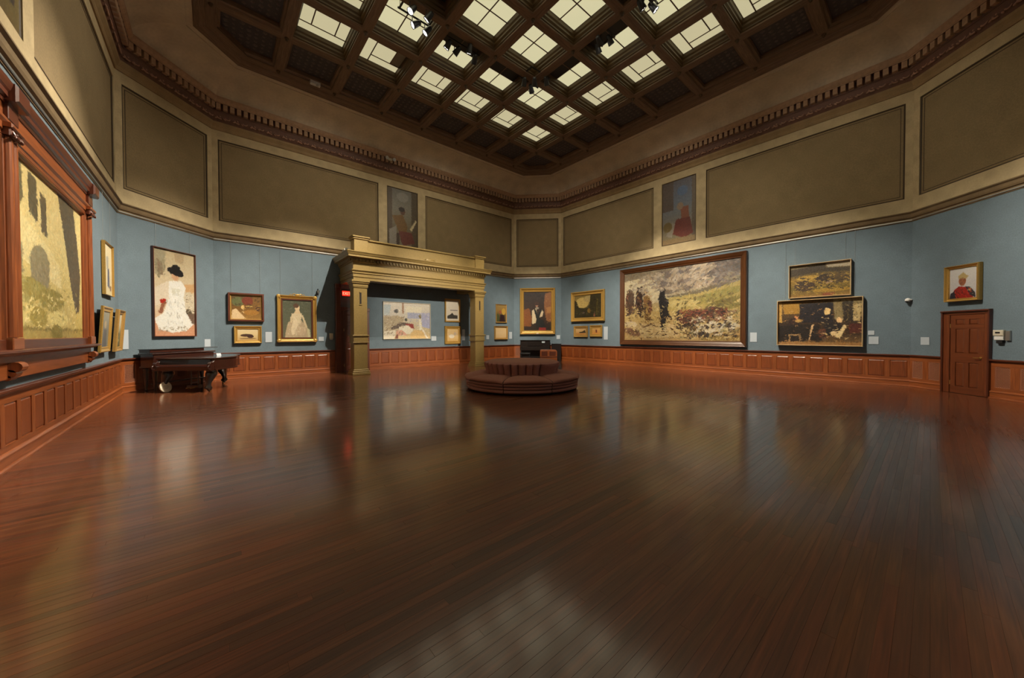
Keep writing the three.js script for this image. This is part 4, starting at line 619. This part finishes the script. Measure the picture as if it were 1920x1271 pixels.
// ------------------------------------------------------------------ gilded portico
{
  const PX = 6.635, PZ = ZB + 0.022, t = thing('portico', 'tall gilded portico with two square columns and dentil cornice', 'portico', [PX, 0, PZ]);
  const bx = (n, x0, x1, y0, y1, z0, z1, b = 0.006, par = t, m = M.gilded) => part(par, n, metreUV(box(x0, x1, y0, y1, z0, z1, b)), m);
  const F = 1.623, B = 1.193, hx = 2.815;
  for (const sx of [-1, 1]) {
    const c = sx * 2.58, w = 0.235, g = bx('column', c - w, c + w, 0.2, 3.16, B, F, 0.012);
    const lay = (n, o, y0, y1, b = 0.01) => bx(n, c - w - o, c + w + o, y0, y1, B - o, F + o, b, g);
    lay('plinth', 0.075, 0, 0.09); lay('base_moulding', 0.055, 0.09, 0.15, 0.02); lay('base_moulding', 0.03, 0.15, 0.21, 0.015);
    lay('band', 0.04, 1.14, 1.18); lay('band', 0.018, 1.18, 1.38); lay('band', 0.05, 1.38, 1.43);
    lay('necking', 0.02, 3.10, 3.14); lay('capital', 0.03, 3.14, 3.24); lay('capital', 0.06, 3.24, 3.30, 0.02); lay('abacus', 0.08, 3.30, 3.38);
    const sl = bx('slot', c - 0.03, c + 0.03, 2.52, 2.93, F - 0.004, F + 0.012, 0.004, g, M.hole); bx('slot_rim', c - 0.045, c + 0.045, 2.93, 2.96, F, F + 0.02, 0.004, g); bx('slot_rim', c - 0.045, c + 0.045, 2.49, 2.52, F, F + 0.02, 0.004, g);
    // response against the wall
    if (sx > 0) continue;
    const r = bx('pilaster', sx * 2.945 - 0.09, sx * 2.945 + 0.09, 0, 3.38, 0.0, 0.16, 0.01, t, M.oakDark); bx('pilaster_cap', sx * 2.945 - 0.10, sx * 2.945 + 0.10, 3.22, 3.375, 0.001, 0.2, 0.02, r, M.oakDark);
  }
  const path = [[-hx, 0.0], [-hx, F], [hx, F], [hx, 0.0]];
  const run = (n, prof) => sweepPath(path, prof, { closedProf: true }).forEach((g) => part(t, n, g, M.gilded));
  run('architrave', [[-0.43, 3.38], [0, 3.38], [0, 3.48], [0.02, 3.49], [0.02, 3.60], [0.045, 3.615], [0.045, 3.66], [0.08, 3.71], [0.08, 3.735], [0.01, 3.75], [-0.43, 3.75]]);
  run('frieze', [[-0.40, 3.75], [0.012, 3.75], [0.012, 3.99], [0.05, 4.01], [0.05, 4.03], [-0.40, 4.03]]);
  run('dentil_band', [[-0.40, 4.03], [0.05, 4.03], [0.05, 4.12], [0.10, 4.12], [0.10, 4.14], [-0.40, 4.14]]);
  run('cornice', [[-0.40, 4.14], [0.12, 4.14], [0.22, 4.155], [0.22, 4.215], [0.235, 4.23], [0.26, 4.29], [0.28, 4.32], [0.28, 4.345], [-0.40, 4.36]]);
  const dg = metreUV(box(-0.035, 0.035, 4.035, 4.115, 0, 0.06, 0.004));
  for (let x = -2.84; x <= 2.85; x += 0.1205) part(t, 'dentil', dg, M.gilded, [x, 0, F + 0.045]);
  for (const sx of [-1, 1]) for (let z = 0.12; z < 1.62; z += 0.1205) { const m = part(t, 'dentil', dg, M.gilded, [sx * (hx + 0.045), 0, z]); m.rotation.y = sx * Math.PI / 2; }
  bx('roof', -2.5, 2.5, 4.20, 4.34, 0, 1.35, 0);
  bx('parapet', -2.56, 2.56, 4.34, 4.78, 1.36, 1.62, 0.01); bx('parapet_cap', -2.56, 2.56, 4.78, 4.85, 1.32, 1.67, 0.02);
  for (const sx of [-1, 1]) { const c = sx * 2.56; const p = bx('pedestal', c - 0.24, c + 0.24, 4.34, 4.84, 1.28, 1.68, 0.01); bx('pedestal_cap', c - 0.27, c + 0.27, 4.80, 4.86, 1.25, 1.71, 0.015, p); bx('pedestal_cap', c - 0.30, c + 0.30, 4.86, 4.92, 1.22, 1.74, 0.015, p); }
  const or = new THREE.SphereGeometry(0.1, 12, 8); or.scale(2.2, 0.7, 0.5); or.translate(0.1, 4.41, 1.72); part(t, 'cornice_ornament', flat(or), M.gilded);
}
// door behind the portico column with an exit sign
function panelDoor(root, x0, x1, h, rows, mat, panelMat, knobSide) {
  const leaf = part(root, 'leaf', woodBox(x0, x1, 0.008, h, 0.0, 0.018, 0, 'y'), mat), w = x1 - x0, st = 0.105, mid = (x0 + x1) / 2;
  const rail = (y0, y1) => part(root, 'rail', woodBox(x0, x1, y0, y1, 0.018, 0.034, 0.002), mat);
  const ys = [0.008, ...rows.flat(), h];
  for (let i = 0; i < ys.length; i += 2) rail(ys[i], ys[i + 1]);
  for (const [a, b] of [[x0, x0 + st], [mid - 0.045, mid + 0.045], [x1 - st, x1]]) for (const [y0, y1] of rows) part(root, 'stile', woodBox(a, b, y0, y1, 0.018, 0.034, 0.002, 'y'), mat);
  for (const [y0, y1] of rows) for (const [a, b] of [[x0 + st, mid - 0.045], [mid + 0.045, x1 - st]]) { const m = part(root, 'panel', raisedPanel(b - a, y1 - y0), panelMat); m.position.set(a, y0, 0.018); }
  const kx = knobSide > 0 ? x1 - 0.055 : x0 + 0.055, l = []; const r1 = cyl(0.026, 0.026, 0.012); r1.rotateX(Math.PI / 2); r1.translate(kx, 0.875, 0.04); l.push(r1);
  const n = cyl(0.010, 0.010, 0.04, 10); n.rotateX(Math.PI / 2); n.translate(kx, 0.875, 0.06); l.push(n); const lv = cyl(0.009, 0.009, 0.12, 10); lv.rotateZ(Math.PI / 2); lv.translate(kx - knobSide * 0.045, 0.875, 0.08); l.push(lv);
  part(leaf, 'handle', merge(l), M.brass);
  for (const y of [0.25, 1.62]) { const hg = cyl(0.009, 0.009, 0.10, 8); hg.translate(knobSide > 0 ? x0 - 0.004 : x1 + 0.004, y, 0.03); part(leaf, 'hinge', hg, M.brass); }
}
{
  const d = structure('door_1', 'red brown six panel door with brass lever in cut corner', 'door'); d.position.set(...onWall(4, 0, 0, 0.0)); d.rotation.y = WALL[4].turn;
  panelDoor(d, 0.965, 1.625, 1.875, [[0.17, 0.75], [0.97, 1.545], [1.645, 1.77]], M.oakDoor, M.oakDoor, 1);
  const prof = [[0, 0], [0, 0.055], [0.012, 0.07], [0.03, 0.07], [0.05, 0.055], [0.10, 0.05], [0.118, 0.04], [0.118, 0]];
  part(d, 'jamb', woodBox(0.80, 0.955, 0, 1.88, 0, 0.05, 0.008, 'y'), M.oakDoor); part(d, 'jamb', woodBox(1.635, 1.74, 0, 1.88, 0, 0.05, 0.008, 'y'), M.oakDoor);
  part(d, 'architrave_moulding', woodBox(0.79, 0.83, 0, 1.96, 0.0, 0.085, 0.01, 'y'), M.oakDark); part(d, 'architrave_moulding', woodBox(1.71, 1.75, 0, 1.96, 0.0, 0.085, 0.01, 'y'), M.oakDark);
  part(d, 'head', woodBox(0.80, 1.74, 1.88, 1.95, 0, 0.05, 0.008), M.oakDoor); part(d, 'head_moulding', woodBox(0.785, 1.755, 1.945, 1.985, 0, 0.10, 0.012), M.oakDark);
}
{
  const d = structure('door_2', 'dark panelled door under the exit sign behind the portico column', 'door'); d.position.set(...onWall(1, 0, 0, 0)); d.rotation.y = WALL[1].turn;
  panelDoor(d, 3.86, 4.70, 2.36, [[0.2, 0.9], [1.12, 1.8], [1.92, 2.22]], M.oakDark, M.oakDark, 1);
  part(d, 'jamb', woodBox(3.74, 3.85, 0, 2.37, 0, 0.05, 0.006, 'y'), M.oakDark); part(d, 'jamb', woodBox(4.71, 4.82, 0, 2.37, 0, 0.05, 0.006, 'y'), M.oakDark); part(d, 'head', woodBox(3.72, 4.84, 2.37, 2.50, 0, 0.06, 0.008), M.oakDark);
}
{
  const g = thing('exit_sign', 'lit red exit sign above the door behind the portico column', 'exit sign', onWall(1, sB(4.03), 2.93, 0.0), WALL[1].turn);
  part(g, 'housing', box(-0.18, 0.18, 0, 0.22, 0, 0.05, 0.008), M.black);
  part(g, 'face', box(-0.168, 0.168, 0.012, 0.208, 0.05, 0.058), M.exitRed);
  const font = await new FontLoader().loadAsync('fonts/droid/droid_sans_bold.typeface.json');
  const tx = new TextGeometry('EXIT', { font, size: 0.105, depth: 0.004, curveSegments: 4 }); tx.computeBoundingBox(); tx.translate(-(tx.boundingBox.max.x + tx.boundingBox.min.x) / 2, 0.058, 0.058);
  part(g, 'lettering', flat(tx), M.exitText);
  const l = new THREE.PointLight(new THREE.Color(1, 0.06, 0.03), 0.07); l.position.set(0, 0.11, 0.12); l.castShadow = true; g.add(l);
}

// ------------------------------------------------------------------ round settee
{
  const phi0 = Math.atan2(-0.663, 0.749), t = thing('round_settee', 'round maroon upholstered settee with fluted central back', 'settee', [6.49, 0, -7.25]);
  const lat = (pts, a0, a1, n = 14) => flat(new THREE.LatheGeometry(pts.map((p) => new THREE.Vector2(...p)), n, a0, a1 - a0));
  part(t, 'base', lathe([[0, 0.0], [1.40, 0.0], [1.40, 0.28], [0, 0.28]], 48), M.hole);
  const roll = (y, r, R, k = 0.012) => { const p = []; for (let i = 0; i <= 8; i++) { const a = -Math.PI / 2 + i / 8 * Math.PI; p.push([R + Math.cos(a) * r * 0.9, y + Math.sin(a) * r]); } return p; };
  for (let i = 0; i < 8; i++) {
    const a0 = phi0 + (-17 + 45 * i + 0.35) * D2R, a1 = phi0 + (28 + 45 * i - 0.35) * D2R;
    const seat = [[0.9, 0.28], [1.50, 0.27]]; for (let j = 0; j <= 8; j++) { const a = -Math.PI / 2 + j / 8 * Math.PI * 0.92; seat.push([1.485 + Math.cos(a) * 0.07, 0.325 + Math.sin(a) * 0.055]); } seat.push([1.38, 0.405], [1.20, 0.425], [0.9, 0.425]);
    const s = lat(seat, a0, a1), p = s.attributes.position;
    for (let j = 0; j < p.count; j++) { const x = p.getX(j), z = p.getZ(j), y = p.getY(j); let a = Math.atan2(x, z); while (a < a0 - 0.01) a += 2 * Math.PI; while (a > a1 + 0.01) a -= 2 * Math.PI; const f = Math.min(a - a0, a1 - a) / ((a1 - a0) / 2); const e = Math.pow(Math.max(0, 1 - f), 4); if (y > 0.3) p.setY(j, y - 0.045 * e); const r = Math.hypot(x, z); if (r > 1.42) { const k = 1 - 0.006 * e; p.setX(j, x * k); p.setZ(j, z * k); } }
    s.computeVertexNormals(); part(t, 'seat_cushion', toCreasedNormals(s, 0.7), M.velvetTop);
    for (const [y, r, R] of [[0.237, 0.031, 1.50], [0.165, 0.031, 1.49], [0.085, 0.041, 1.475]]) part(t, 'seat_roll', lat(roll(y, r, R), a0, a1), M.velvet);
    // back of the section, fluted except one plain piece
    const plain = i === 1, prof = [[0.955, 0.40, 0.3], [0.965, 0.46, 1], [0.98, 0.54, 1], [1.0, 0.60, 1], [1.015, 0.65, 0.8], [1.01, 0.685, 0.4], [0.975, 0.708, 0.1], [0.93, 0.715, 0]];
    const N = 48, fl = 4, pos = [];
    const at = (j, q) => { const u = j / N, a = a0 + (a1 - a0) * u, k = plain ? Math.pow(Math.sin(Math.PI * u), 0.25) * 1.0 : Math.sqrt(Math.abs(Math.sin(Math.PI * u * fl))); const r = q[0] - 0.065 + 0.085 * (q[2] * k + (1 - q[2]) * 0.8); return [Math.sin(a) * r, q[1], Math.cos(a) * r]; };
    for (let j = 0; j < N; j++) for (let q = 0; q < prof.length - 1; q++) { const A = at(j, prof[q]), B = at(j + 1, prof[q]), C = at(j + 1, prof[q + 1]), D = at(j, prof[q + 1]); pos.push(...A, ...B, ...C, ...A, ...C, ...D); }
    const g = new THREE.BufferGeometry(); g.setAttribute('position', new THREE.Float32BufferAttribute(pos, 3)); g.setAttribute('uv', new THREE.Float32BufferAttribute(new Array(pos.length / 3 * 2).fill(0).map((_, n) => pos[Math.floor(n / 2) * 3 + (n % 2)]), 2)); g.computeVertexNormals();
    part(t, 'back_section', toCreasedNormals(g, 0.6), M.velvet);
  }
  part(t, 'back_top', lathe([[0.945, 0.715], [0.90, 0.735], [0.5, 0.742], [0, 0.742]].reverse().map((p) => p), 48), M.velvetTop);
  part(t, 'back_core', lathe([[0, 0.40], [0.90, 0.40], [0.90, 0.71], [0, 0.71]], 40), M.velvet);
}

// ------------------------------------------------------------------ pianos
function carvedLeg(h, s = 1, lean = 0.06) {   // heavy scrolled leg bulging at the knee
  const g = lathe([[0, 0], [0.03, 0], [0.045, 0.02], [0.04, 0.045], [0.075, 0.06], [0.085, 0.10], [0.06, 0.15], [0.055, 0.20], [0.075, 0.28], [0.105, 0.38], [0.13, 0.46], [0.135, 0.52], [0.115, 0.57], [0.13, 0.60], [0.13, 0.62], [0, 0.62]].map(([r, y]) => [r * s, y / 0.62 * h]), 14);
  const p = g.attributes.position; for (let i = 0; i < p.count; i++) { const u = p.getY(i) / h; p.setZ(i, p.getZ(i) + lean * Math.sin(u * Math.PI * 1.5 + 0.4)); p.setX(i, p.getX(i) * 0.92); }
  g.computeVertexNormals(); return toCreasedNormals(g, 0.9);
}
{
  const t = thing('grand_piano', 'brown grand piano with closed lid and heavy carved legs', 'piano', [-0.42, 0, -12.26], Math.atan2(-0.6, 0.8));
  const outline = (o, zf) => { const s = new THREE.Shape(); s.moveTo(-0.68 - o, -zf); s.lineTo(0.68 + o, -zf); s.lineTo(0.68 + o, 0.50); s.bezierCurveTo(0.68 + o, 0.95, 0.30 + o, 0.92, 0.22 + o, 1.30 + o); s.bezierCurveTo(0.20 + o, 1.62 + o, -0.05, 1.80 + o, -0.32, 1.80 + o); s.bezierCurveTo(-0.58, 1.80 + o, -0.68 - o, 1.66, -0.68 - o, 1.45); s.closePath(); return s; };
  const slab = (o, zf, y0, y1, b) => { const g = new THREE.ExtrudeGeometry(outline(o, zf), { depth: y1 - y0 - 2 * b, bevelEnabled: true, bevelThickness: b, bevelSize: b, bevelSegments: 2, curveSegments: 14 }); g.rotateX(-Math.PI / 2); g.translate(0, y0 + b, 0); return metreUV(g, 'x'); };
  part(t, 'case', slab(0, 0.12, 0.56, 0.825, 0.006), M.rosewood); part(t, 'lid', slab(0.02, 0.145, 0.828, 0.862, 0.008), M.rosewood); part(t, 'rim_moulding', slab(0.012, 0.12, 0.548, 0.585, 0.008), M.rosewood);
  part(t, 'key_bed', woodBox(-0.68, 0.68, 0.55, 0.665, 0, 0.26, 0.006), M.rosewood); part(t, 'key_slip', woodBox(-0.60, 0.60, 0.665, 0.695, 0.20, 0.255, 0.004), M.oakDark);
  const fb = woodBox(-0.60, 0.60, 0, 0.15, 0, 0.02, 0.004); fb.rotateX(-0.12); fb.translate(0, 0.675, 0.15); part(t, 'fallboard', fb, M.ebony);
  for (const sx of [-1, 1]) { const a = new THREE.Shape(); a.moveTo(0, 0.66); a.lineTo(0.26, 0.66); a.bezierCurveTo(0.29, 0.74, 0.24, 0.76, 0.19, 0.75); a.bezierCurveTo(0.16, 0.75, 0.15, 0.80, 0.10, 0.80); a.lineTo(0.1, 0.66); a.closePath(); const g = new THREE.ExtrudeGeometry(a, { depth: 0.07, bevelEnabled: true, bevelThickness: 0.004, bevelSize: 0.004, bevelSegments: 1 }); g.rotateY(-Math.PI / 2); g.translate(sx * 0.645 + 0.035, 0, 0); part(t, 'cheek', metreUV(g, 'z'), M.rosewood); const sc = new THREE.TorusGeometry(0.045, 0.018, 6, 12); sc.rotateY(Math.PI / 2); sc.translate(sx * 0.66, 0.63, 0.27); part(t, 'carved_scroll', flat(sc), M.rosewood); }
  for (const [x, z, r] of [[-0.53, 0.08, 0], [0.53, 0.08, 0], [-0.26, -1.45, Math.PI]]) { const m = part(t, 'leg', carvedLeg(0.53, 1.0), M.ebony, [x, 0.025, z]); m.rotation.y = r; const c = new THREE.SphereGeometry(0.028, 10, 8); part(m, 'caster', flat(c), M.brass, [0, 0.003, 0]); }
  const ly = []; for (const sx of [-1, 1]) { const c = cyl(0.018, 0.018, 0.42, 10); c.translate(sx * 0.09, 0.33, -0.12); ly.push(c); } ly.push(box(-0.15, 0.15, 0.07, 0.15, -0.18, -0.05, 0.01), box(-0.12, 0.12, 0.50, 0.55, -0.17, -0.06, 0.006)); part(t, 'pedal_lyre', merge(ly), M.ebony);
  for (const x of [-0.05, 0.05]) part(t, 'pedal', box(x - 0.015, x + 0.015, 0.08, 0.095, -0.05, 0.08, 0.003), M.brass);
}
{
  const g = thing('folded_card', 'small white folded card standing on brown grand piano lid', 'card', [0.14, 0.862, -12.95], 0.5);
  const s = new THREE.Shape(); s.moveTo(-0.03, 0); s.lineTo(0.03, 0); s.lineTo(0, 0.065); s.closePath(); const e = new THREE.ExtrudeGeometry(s, { depth: 0.11, bevelEnabled: false }); e.rotateY(Math.PI / 2); e.translate(-0.055, 0, 0); part(g, 'card', flat(e), M.card);
}
{
  const t = thing('square_piano', 'dark square piano on turned legs behind the brown grand piano', 'piano', onWall(0, 1.19, 0, 0.32), WALL[0].turn);
  part(t, 'case', woodBox(-0.84, 0.84, 0.62, 0.93, -0.19, 0.19, 0.012), M.rosewood); part(t, 'lid', woodBox(-0.88, 0.88, 0.935, 0.975, -0.21, 0.21, 0.01), M.rosewood); part(t, 'moulding', woodBox(-0.86, 0.86, 0.60, 0.635, -0.20, 0.20, 0.01), M.ebony);
  part(t, 'music_shelf', woodBox(-0.86, 0.60, 0.98, 1.06, -0.20, 0.12, 0.01), M.rosewood); part(t, 'raised_flap', woodBox(-0.88, 1.02, 1.062, 1.078, -0.20, 0.14, 0.004), M.ebony);
  const lg = lathe([[0, 0], [0.025, 0], [0.032, 0.03], [0.022, 0.06], [0.035, 0.12], [0.045, 0.30], [0.06, 0.44], [0.045, 0.48], [0.065, 0.52], [0.055, 0.56], [0.07, 0.60], [0, 0.60]], 14);
  for (const x of [-0.76, 0.76]) for (const z of [-0.13, 0.13]) part(t, 'leg', lg, M.ebony, [x, 0, z]);
  part(t, 'stretcher', woodBox(-0.74, 0.74, 0.16, 0.19, -0.02, 0.02, 0.004), M.ebony);
}
{
  const g = thing('pale_disc', 'pale round disc standing on the floor beneath brown grand piano', 'disc', [-0.90, 0, -12.42], 0.75);
  const c = cyl(0.135, 0.135, 0.03, 32); c.rotateX(Math.PI / 2 - 0.25); c.translate(0, 0.137, 0); part(g, 'disc', c, M.ivory); const k = cyl(0.06, 0.05, 0.02, 20); k.rotateX(Math.PI / 2 - 0.25); k.translate(0, 0.144, 0.025); part(g, 'hub', k, M.beige);
}
{
  const t = thing('upright_piano', 'black upright piano under the standing portrait', 'piano', onWall(2, 1.16, 0, 0.30), WALL[2].turn);
  const b = (n, x0, x1, y0, y1, z0, z1, r = 0.008, m = M.ebony) => part(t, n, box(x0, x1, y0, y1, z0, z1, r), m);
  b('case', -0.78, 0.78, 0.10, 1.09, -0.22, 0.14); b('lid', -0.81, 0.81, 1.09, 1.12, -0.24, 0.18); b('plinth', -0.78, 0.78, 0, 0.10, -0.22, 0.16); b('key_bed', -0.78, 0.78, 0.58, 0.66, 0.14, 0.42); b('fallboard', -0.70, 0.70, 0.66, 0.78, 0.14, 0.20);
  for (const sx of [-1, 1]) { b('cheek', sx * 0.74 - 0.04, sx * 0.74 + 0.04, 0.66, 0.76, 0.14, 0.42); b('leg', sx * 0.72 - 0.04, sx * 0.72 + 0.04, 0, 0.58, 0.34, 0.41); }
  b('music_desk', -0.40, 0.40, 0.80, 1.04, 0.14, 0.165); b('notice', 0.36, 0.52, 0.97, 1.06, 0.182, 0.19, 0.002, M.card); b('pedal', -0.05, -0.02, 0.04, 0.055, 0.16, 0.26, 0.002, M.brass); b('pedal', 0.02, 0.05, 0.04, 0.055, 0.16, 0.26, 0.002, M.brass);
}
{
  const t = thing('piano_bench', 'low black piano bench in front of the black upright piano', 'bench', onWall(2, 0.66, 0, 1.05), WALL[2].turn);
  part(t, 'seat', box(-0.26, 0.26, 0.40, 0.47, -0.17, 0.17, 0.015), M.black); for (const x of [-0.22, 0.22]) for (const z of [-0.13, 0.13]) part(t, 'leg', box(x - 0.02, x + 0.02, 0, 0.40, z - 0.02, z + 0.02, 0.004), M.black);
}
{
  const t = thing('wooden_chest', 'rounded red brown wooden chest beside the black upright piano', 'chest', onWall(2, 1.86, 0, 1.15), WALL[2].turn);
  const s = new THREE.Shape(); s.moveTo(-0.42, 0.06); s.lineTo(0.42, 0.06); s.lineTo(0.42, 0.50); s.quadraticCurveTo(0.42, 0.63, 0.28, 0.63); s.lineTo(-0.36, 0.63); s.quadraticCurveTo(-0.42, 0.63, -0.42, 0.57); s.closePath();
  const g = new THREE.ExtrudeGeometry(s, { depth: 0.40, bevelEnabled: true, bevelThickness: 0.01, bevelSize: 0.01, bevelSegments: 2 }); g.translate(0, 0, -0.2); part(t, 'body', metreUV(g, 'x'), M.oak);
  part(t, 'plinth', woodBox(-0.44, 0.44, 0, 0.07, -0.22, 0.22, 0.006), M.oakDark); part(t, 'band', woodBox(-0.44, 0.44, 0.26, 0.30, -0.225, 0.225, 0.006), M.oakDark); part(t, 'front_panel', woodBox(-0.36, -0.06, 0.34, 0.56, 0.205, 0.222, 0.006), M.oakDark); part(t, 'front_panel', woodBox(0.04, 0.36, 0.34, 0.56, 0.205, 0.222, 0.006), M.oakDark);
}
{
  const t = thing('black_cabinet', 'black cabinet standing between wooden chest and far corner wall', 'cabinet', onWall(2, 2.28, 0, 0.42), WALL[2].turn);
  part(t, 'body', box(-0.24, 0.24, 0.05, 0.90, -0.25, 0.25, 0.01), M.ebony); part(t, 'top', box(-0.26, 0.26, 0.90, 0.93, -0.27, 0.27, 0.008), M.ebony); part(t, 'plinth', box(-0.22, 0.22, 0, 0.05, -0.23, 0.23, 0), M.black); part(t, 'door', box(-0.20, 0.20, 0.12, 0.84, 0.25, 0.262, 0.006), M.ebony);
}

// ------------------------------------------------------------------ small fittings
{
  const g = thing('dome_camera', 'small white dome security camera in corner beside tavern scene', 'camera', onWall(4, 0.02, 2.30, 0.02), WALL[4].turn - 0.39);
  const d = new THREE.SphereGeometry(0.055, 16, 12); d.translate(0, 0.04, 0.07); part(g, 'dome', flat(d), M.white); const a = cyl(0.022, 0.022, 0.07, 10); a.rotateX(Math.PI / 2); a.translate(0, 0.045, 0.03); part(g, 'arm', a, M.white); const e = new THREE.SphereGeometry(0.034, 12, 8); e.translate(0.012, 0.005, 0.092); part(g, 'eye', flat(e), M.black);
}
{
  const g = thing('wall_phone', 'beige wall control box beside the panelled door', 'control box', onWall(4, 1.90, 1.22, 0.0), WALL[4].turn);
  part(g, 'box', box(-0.10, 0.08, 0.16, 0.29, 0, 0.07, 0.01), M.beige); part(g, 'lower_box', box(-0.085, 0.075, 0.07, 0.155, 0, 0.06, 0.008), M.white); part(g, 'display', box(-0.05, 0.03, 0.215, 0.25, 0.07, 0.074), M.black); part(g, 'socket', box(-0.05, 0.06, 0.0, 0.065, 0, 0.06, 0.006), M.black); part(g, 'side_bracket', box(0.09, 0.17, 0.06, 0.27, 0, 0.04, 0.006), M.steel);
}
{
  const g = thing('alarm_box', 'small white alarm box on the wall beside the portico shadow', 'alarm box', onWall(1, sB(3.47), 1.24, 0.0), WALL[1].turn);
  part(g, 'body', box(-0.06, 0.06, 0.05, 0.25, 0, 0.06, 0.008), M.beige); part(g, 'lower_cover', box(-0.05, 0.05, 0, 0.045, 0, 0.05, 0.006), M.steel);
}
{
  const g = thing('bracket_lamp', 'small dark bracket lamp on wall beside the seated lady portrait', 'bracket lamp', onWall(1, sB(3.02), 2.92, 0.0), WALL[1].turn);
  part(g, 'back_plate', box(-0.04, 0.04, 0, 0.14, 0, 0.02, 0.004), M.black); const c = new THREE.TorusGeometry(0.07, 0.012, 8, 14, 3.4); c.rotateY(Math.PI / 2); c.translate(0, 0.14, 0.07); part(g, 'hook_arm', flat(c), M.black); const s = cyl(0.03, 0.045, 0.09, 12); s.translate(0, 0.10, 0.14); part(g, 'shade', s, M.steel);
}
{
  const g = thing('emergency_light', 'white twin head emergency light mounted on the carved cornice', 'emergency light', onWall(1, 5.62, 8.60, 0.27), WALL[1].turn);
  part(g, 'body', box(-0.09, 0.09, 0, 0.10, 0, 0.06, 0.008), M.beige);
  for (const x of [-0.15, 0.15]) { const h = cyl(0.05, 0.065, 0.09, 16); h.rotateX(Math.PI / 2 + 0.4); h.translate(x, 0.07, 0.08); part(g, 'lamp_head', h, M.white); const f = cyl(0.05, 0.05, 0.006, 16); f.rotateX(Math.PI / 2 + 0.4); f.translate(x, 0.05, 0.127); part(g, 'reflector', f, M.steel); }
}
{
  const g = thing('ceiling_detector', 'small white detector box on the dark ceiling frame', 'detector', [2.58, 9.38, -12.62], 0);
  part(g, 'box', box(-0.14, 0.14, -0.07, 0.03, -0.06, 0.06, 0.01), M.white); const e = new THREE.SphereGeometry(0.04, 12, 8); e.translate(0.05, -0.07, 0.03); part(g, 'lens', flat(e), M.steel);
}
for (const [x, z, a, what] of [[-2.90, 0.85, 0.3, 'further back on the portico cornice'], [-2.92, 1.25, 0.9, 'at the front end of the portico cornice']]) {
  const g = thing('cornice_floodlight', 'small unlit white floodlight ' + what, 'floodlight', [6.635 + x, 4.352, ZB + z], a);
  part(g, 'foot', box(-0.05, 0.05, 0, 0.02, -0.05, 0.05, 0.004), M.white); part(g, 'yoke', box(-0.012, 0.012, 0.02, 0.10, -0.012, 0.012, 0), M.steel); const h = cyl(0.035, 0.06, 0.11, 14); h.rotateZ(1.1); h.translate(0, 0.12, 0); part(g, 'head', h, M.white);
}

// ------------------------------------------------------------------ track lights
const SETS = { a: 'above the brown pianos', b: 'above the portico', c: 'towards the far corner portrait', d: 'towards the battle landscape', e: 'towards the panelled door', g: 'towards the wall behind the viewer' };
function spotlight(at, to, cd, cone, label, wallMount) {
  const g = thing('track_spotlight', label, 'spotlight', at, 0, { group: 'spotlights of the gallery' });
  const q = new THREE.Quaternion().setFromUnitVectors(new THREE.Vector3(0, 0, 1), new THREE.Vector3(to[0] - at[0], to[1] - at[1], to[2] - at[2]).normalize());
  const can = new THREE.Group();
  const body = lathe([[0, -0.24], [0.045, -0.24], [0.06, -0.20], [0.075, -0.08], [0.085, 0.0], [0.08, 0.0], [0.072, -0.03], [0, -0.03]], 18); body.rotateX(Math.PI / 2); body.applyQuaternion(q); part(g, 'housing', body, M.black);
  const ln = cyl(0.07, 0.07, 0.008, 18); ln.rotateX(Math.PI / 2); ln.translate(0, 0, -0.02); ln.applyQuaternion(q); part(g, 'lens', ln, M.lens);
  if (wallMount) part(g, 'bracket', box(-0.02, 0.02, -0.02, 0.02, 0, wallMount, 0.004), M.black);
  else { const st = cyl(0.012, 0.012, 9.50 - at[1], 8); st.translate(0, (9.50 - at[1]) / 2, 0); part(g, 'stem', st, M.black); }
  const l = new THREE.SpotLight(SPOT, cd, 0, cone * D2R, 0.75, 2); const dir = new THREE.Vector3(0, 0, 0.02).applyQuaternion(q); l.position.copy(dir); l.target.position.set(to[0] - at[0], to[1] - at[1], to[2] - at[2]); g.add(l); g.add(l.target);
  l.castShadow = true; l.shadow.mapSize.set(1024, 1024); l.shadow.radius = 1.6;
  return g;
}
for (const s of SPOTS) spotlight([CX + s.at[0], s.at[1], CZ + s.at[2]], s.to, s.cd, s.cone, 'black track spotlight hanging in the skylight aimed at ' + s.on);
for (const k of ['a', 'b', 'c', 'd', 'e', 'g']) {
  const l = SPOTS.filter((s) => s.set === k), xs = l.map((s) => CX + s.at[0]), zs = l.map((s) => CZ + s.at[2]), cx = (Math.min(...xs) + Math.max(...xs)) / 2, cz = (Math.min(...zs) + Math.max(...zs)) / 2, w = (Math.max(...xs) - Math.min(...xs)) / 2 + 0.15, d = (Math.max(...zs) - Math.min(...zs)) / 2 + 0.06;
  const g = thing('light_track', 'black lighting track under the skylight ' + SETS[k], 'light track', [cx, 9.50, cz]);
  for (const z of d > 0.2 ? [-d + 0.06, d - 0.06] : [0]) part(g, 'rail', box(-w, w, 0, 0.03, z - 0.02, z + 0.02, 0.004), M.black);
  if (d > 0.2) for (const x of [-w + 0.04, w - 0.04]) part(g, 'cross_rail', box(x - 0.02, x + 0.02, 0.001, 0.029, -d + 0.08, d - 0.08), M.black);
  for (const x of [-w + 0.06, w - 0.06]) { const r = cyl(0.008, 0.008, 0.27, 8); r.translate(x, 0.165, d > 0.2 ? -d + 0.06 : 0); part(g, 'hanger_rod', r, M.black); }
}
// a lamp on the wall behind the viewer throws the low light under the portico
spotlight([7.1, 6.95, ZN - 0.34], [7.30, 1.9, ZB], 850, 12.0, 'black wall spotlight facing the portico from the opposite wall', 0.33);

renderer.render(scene, camera);
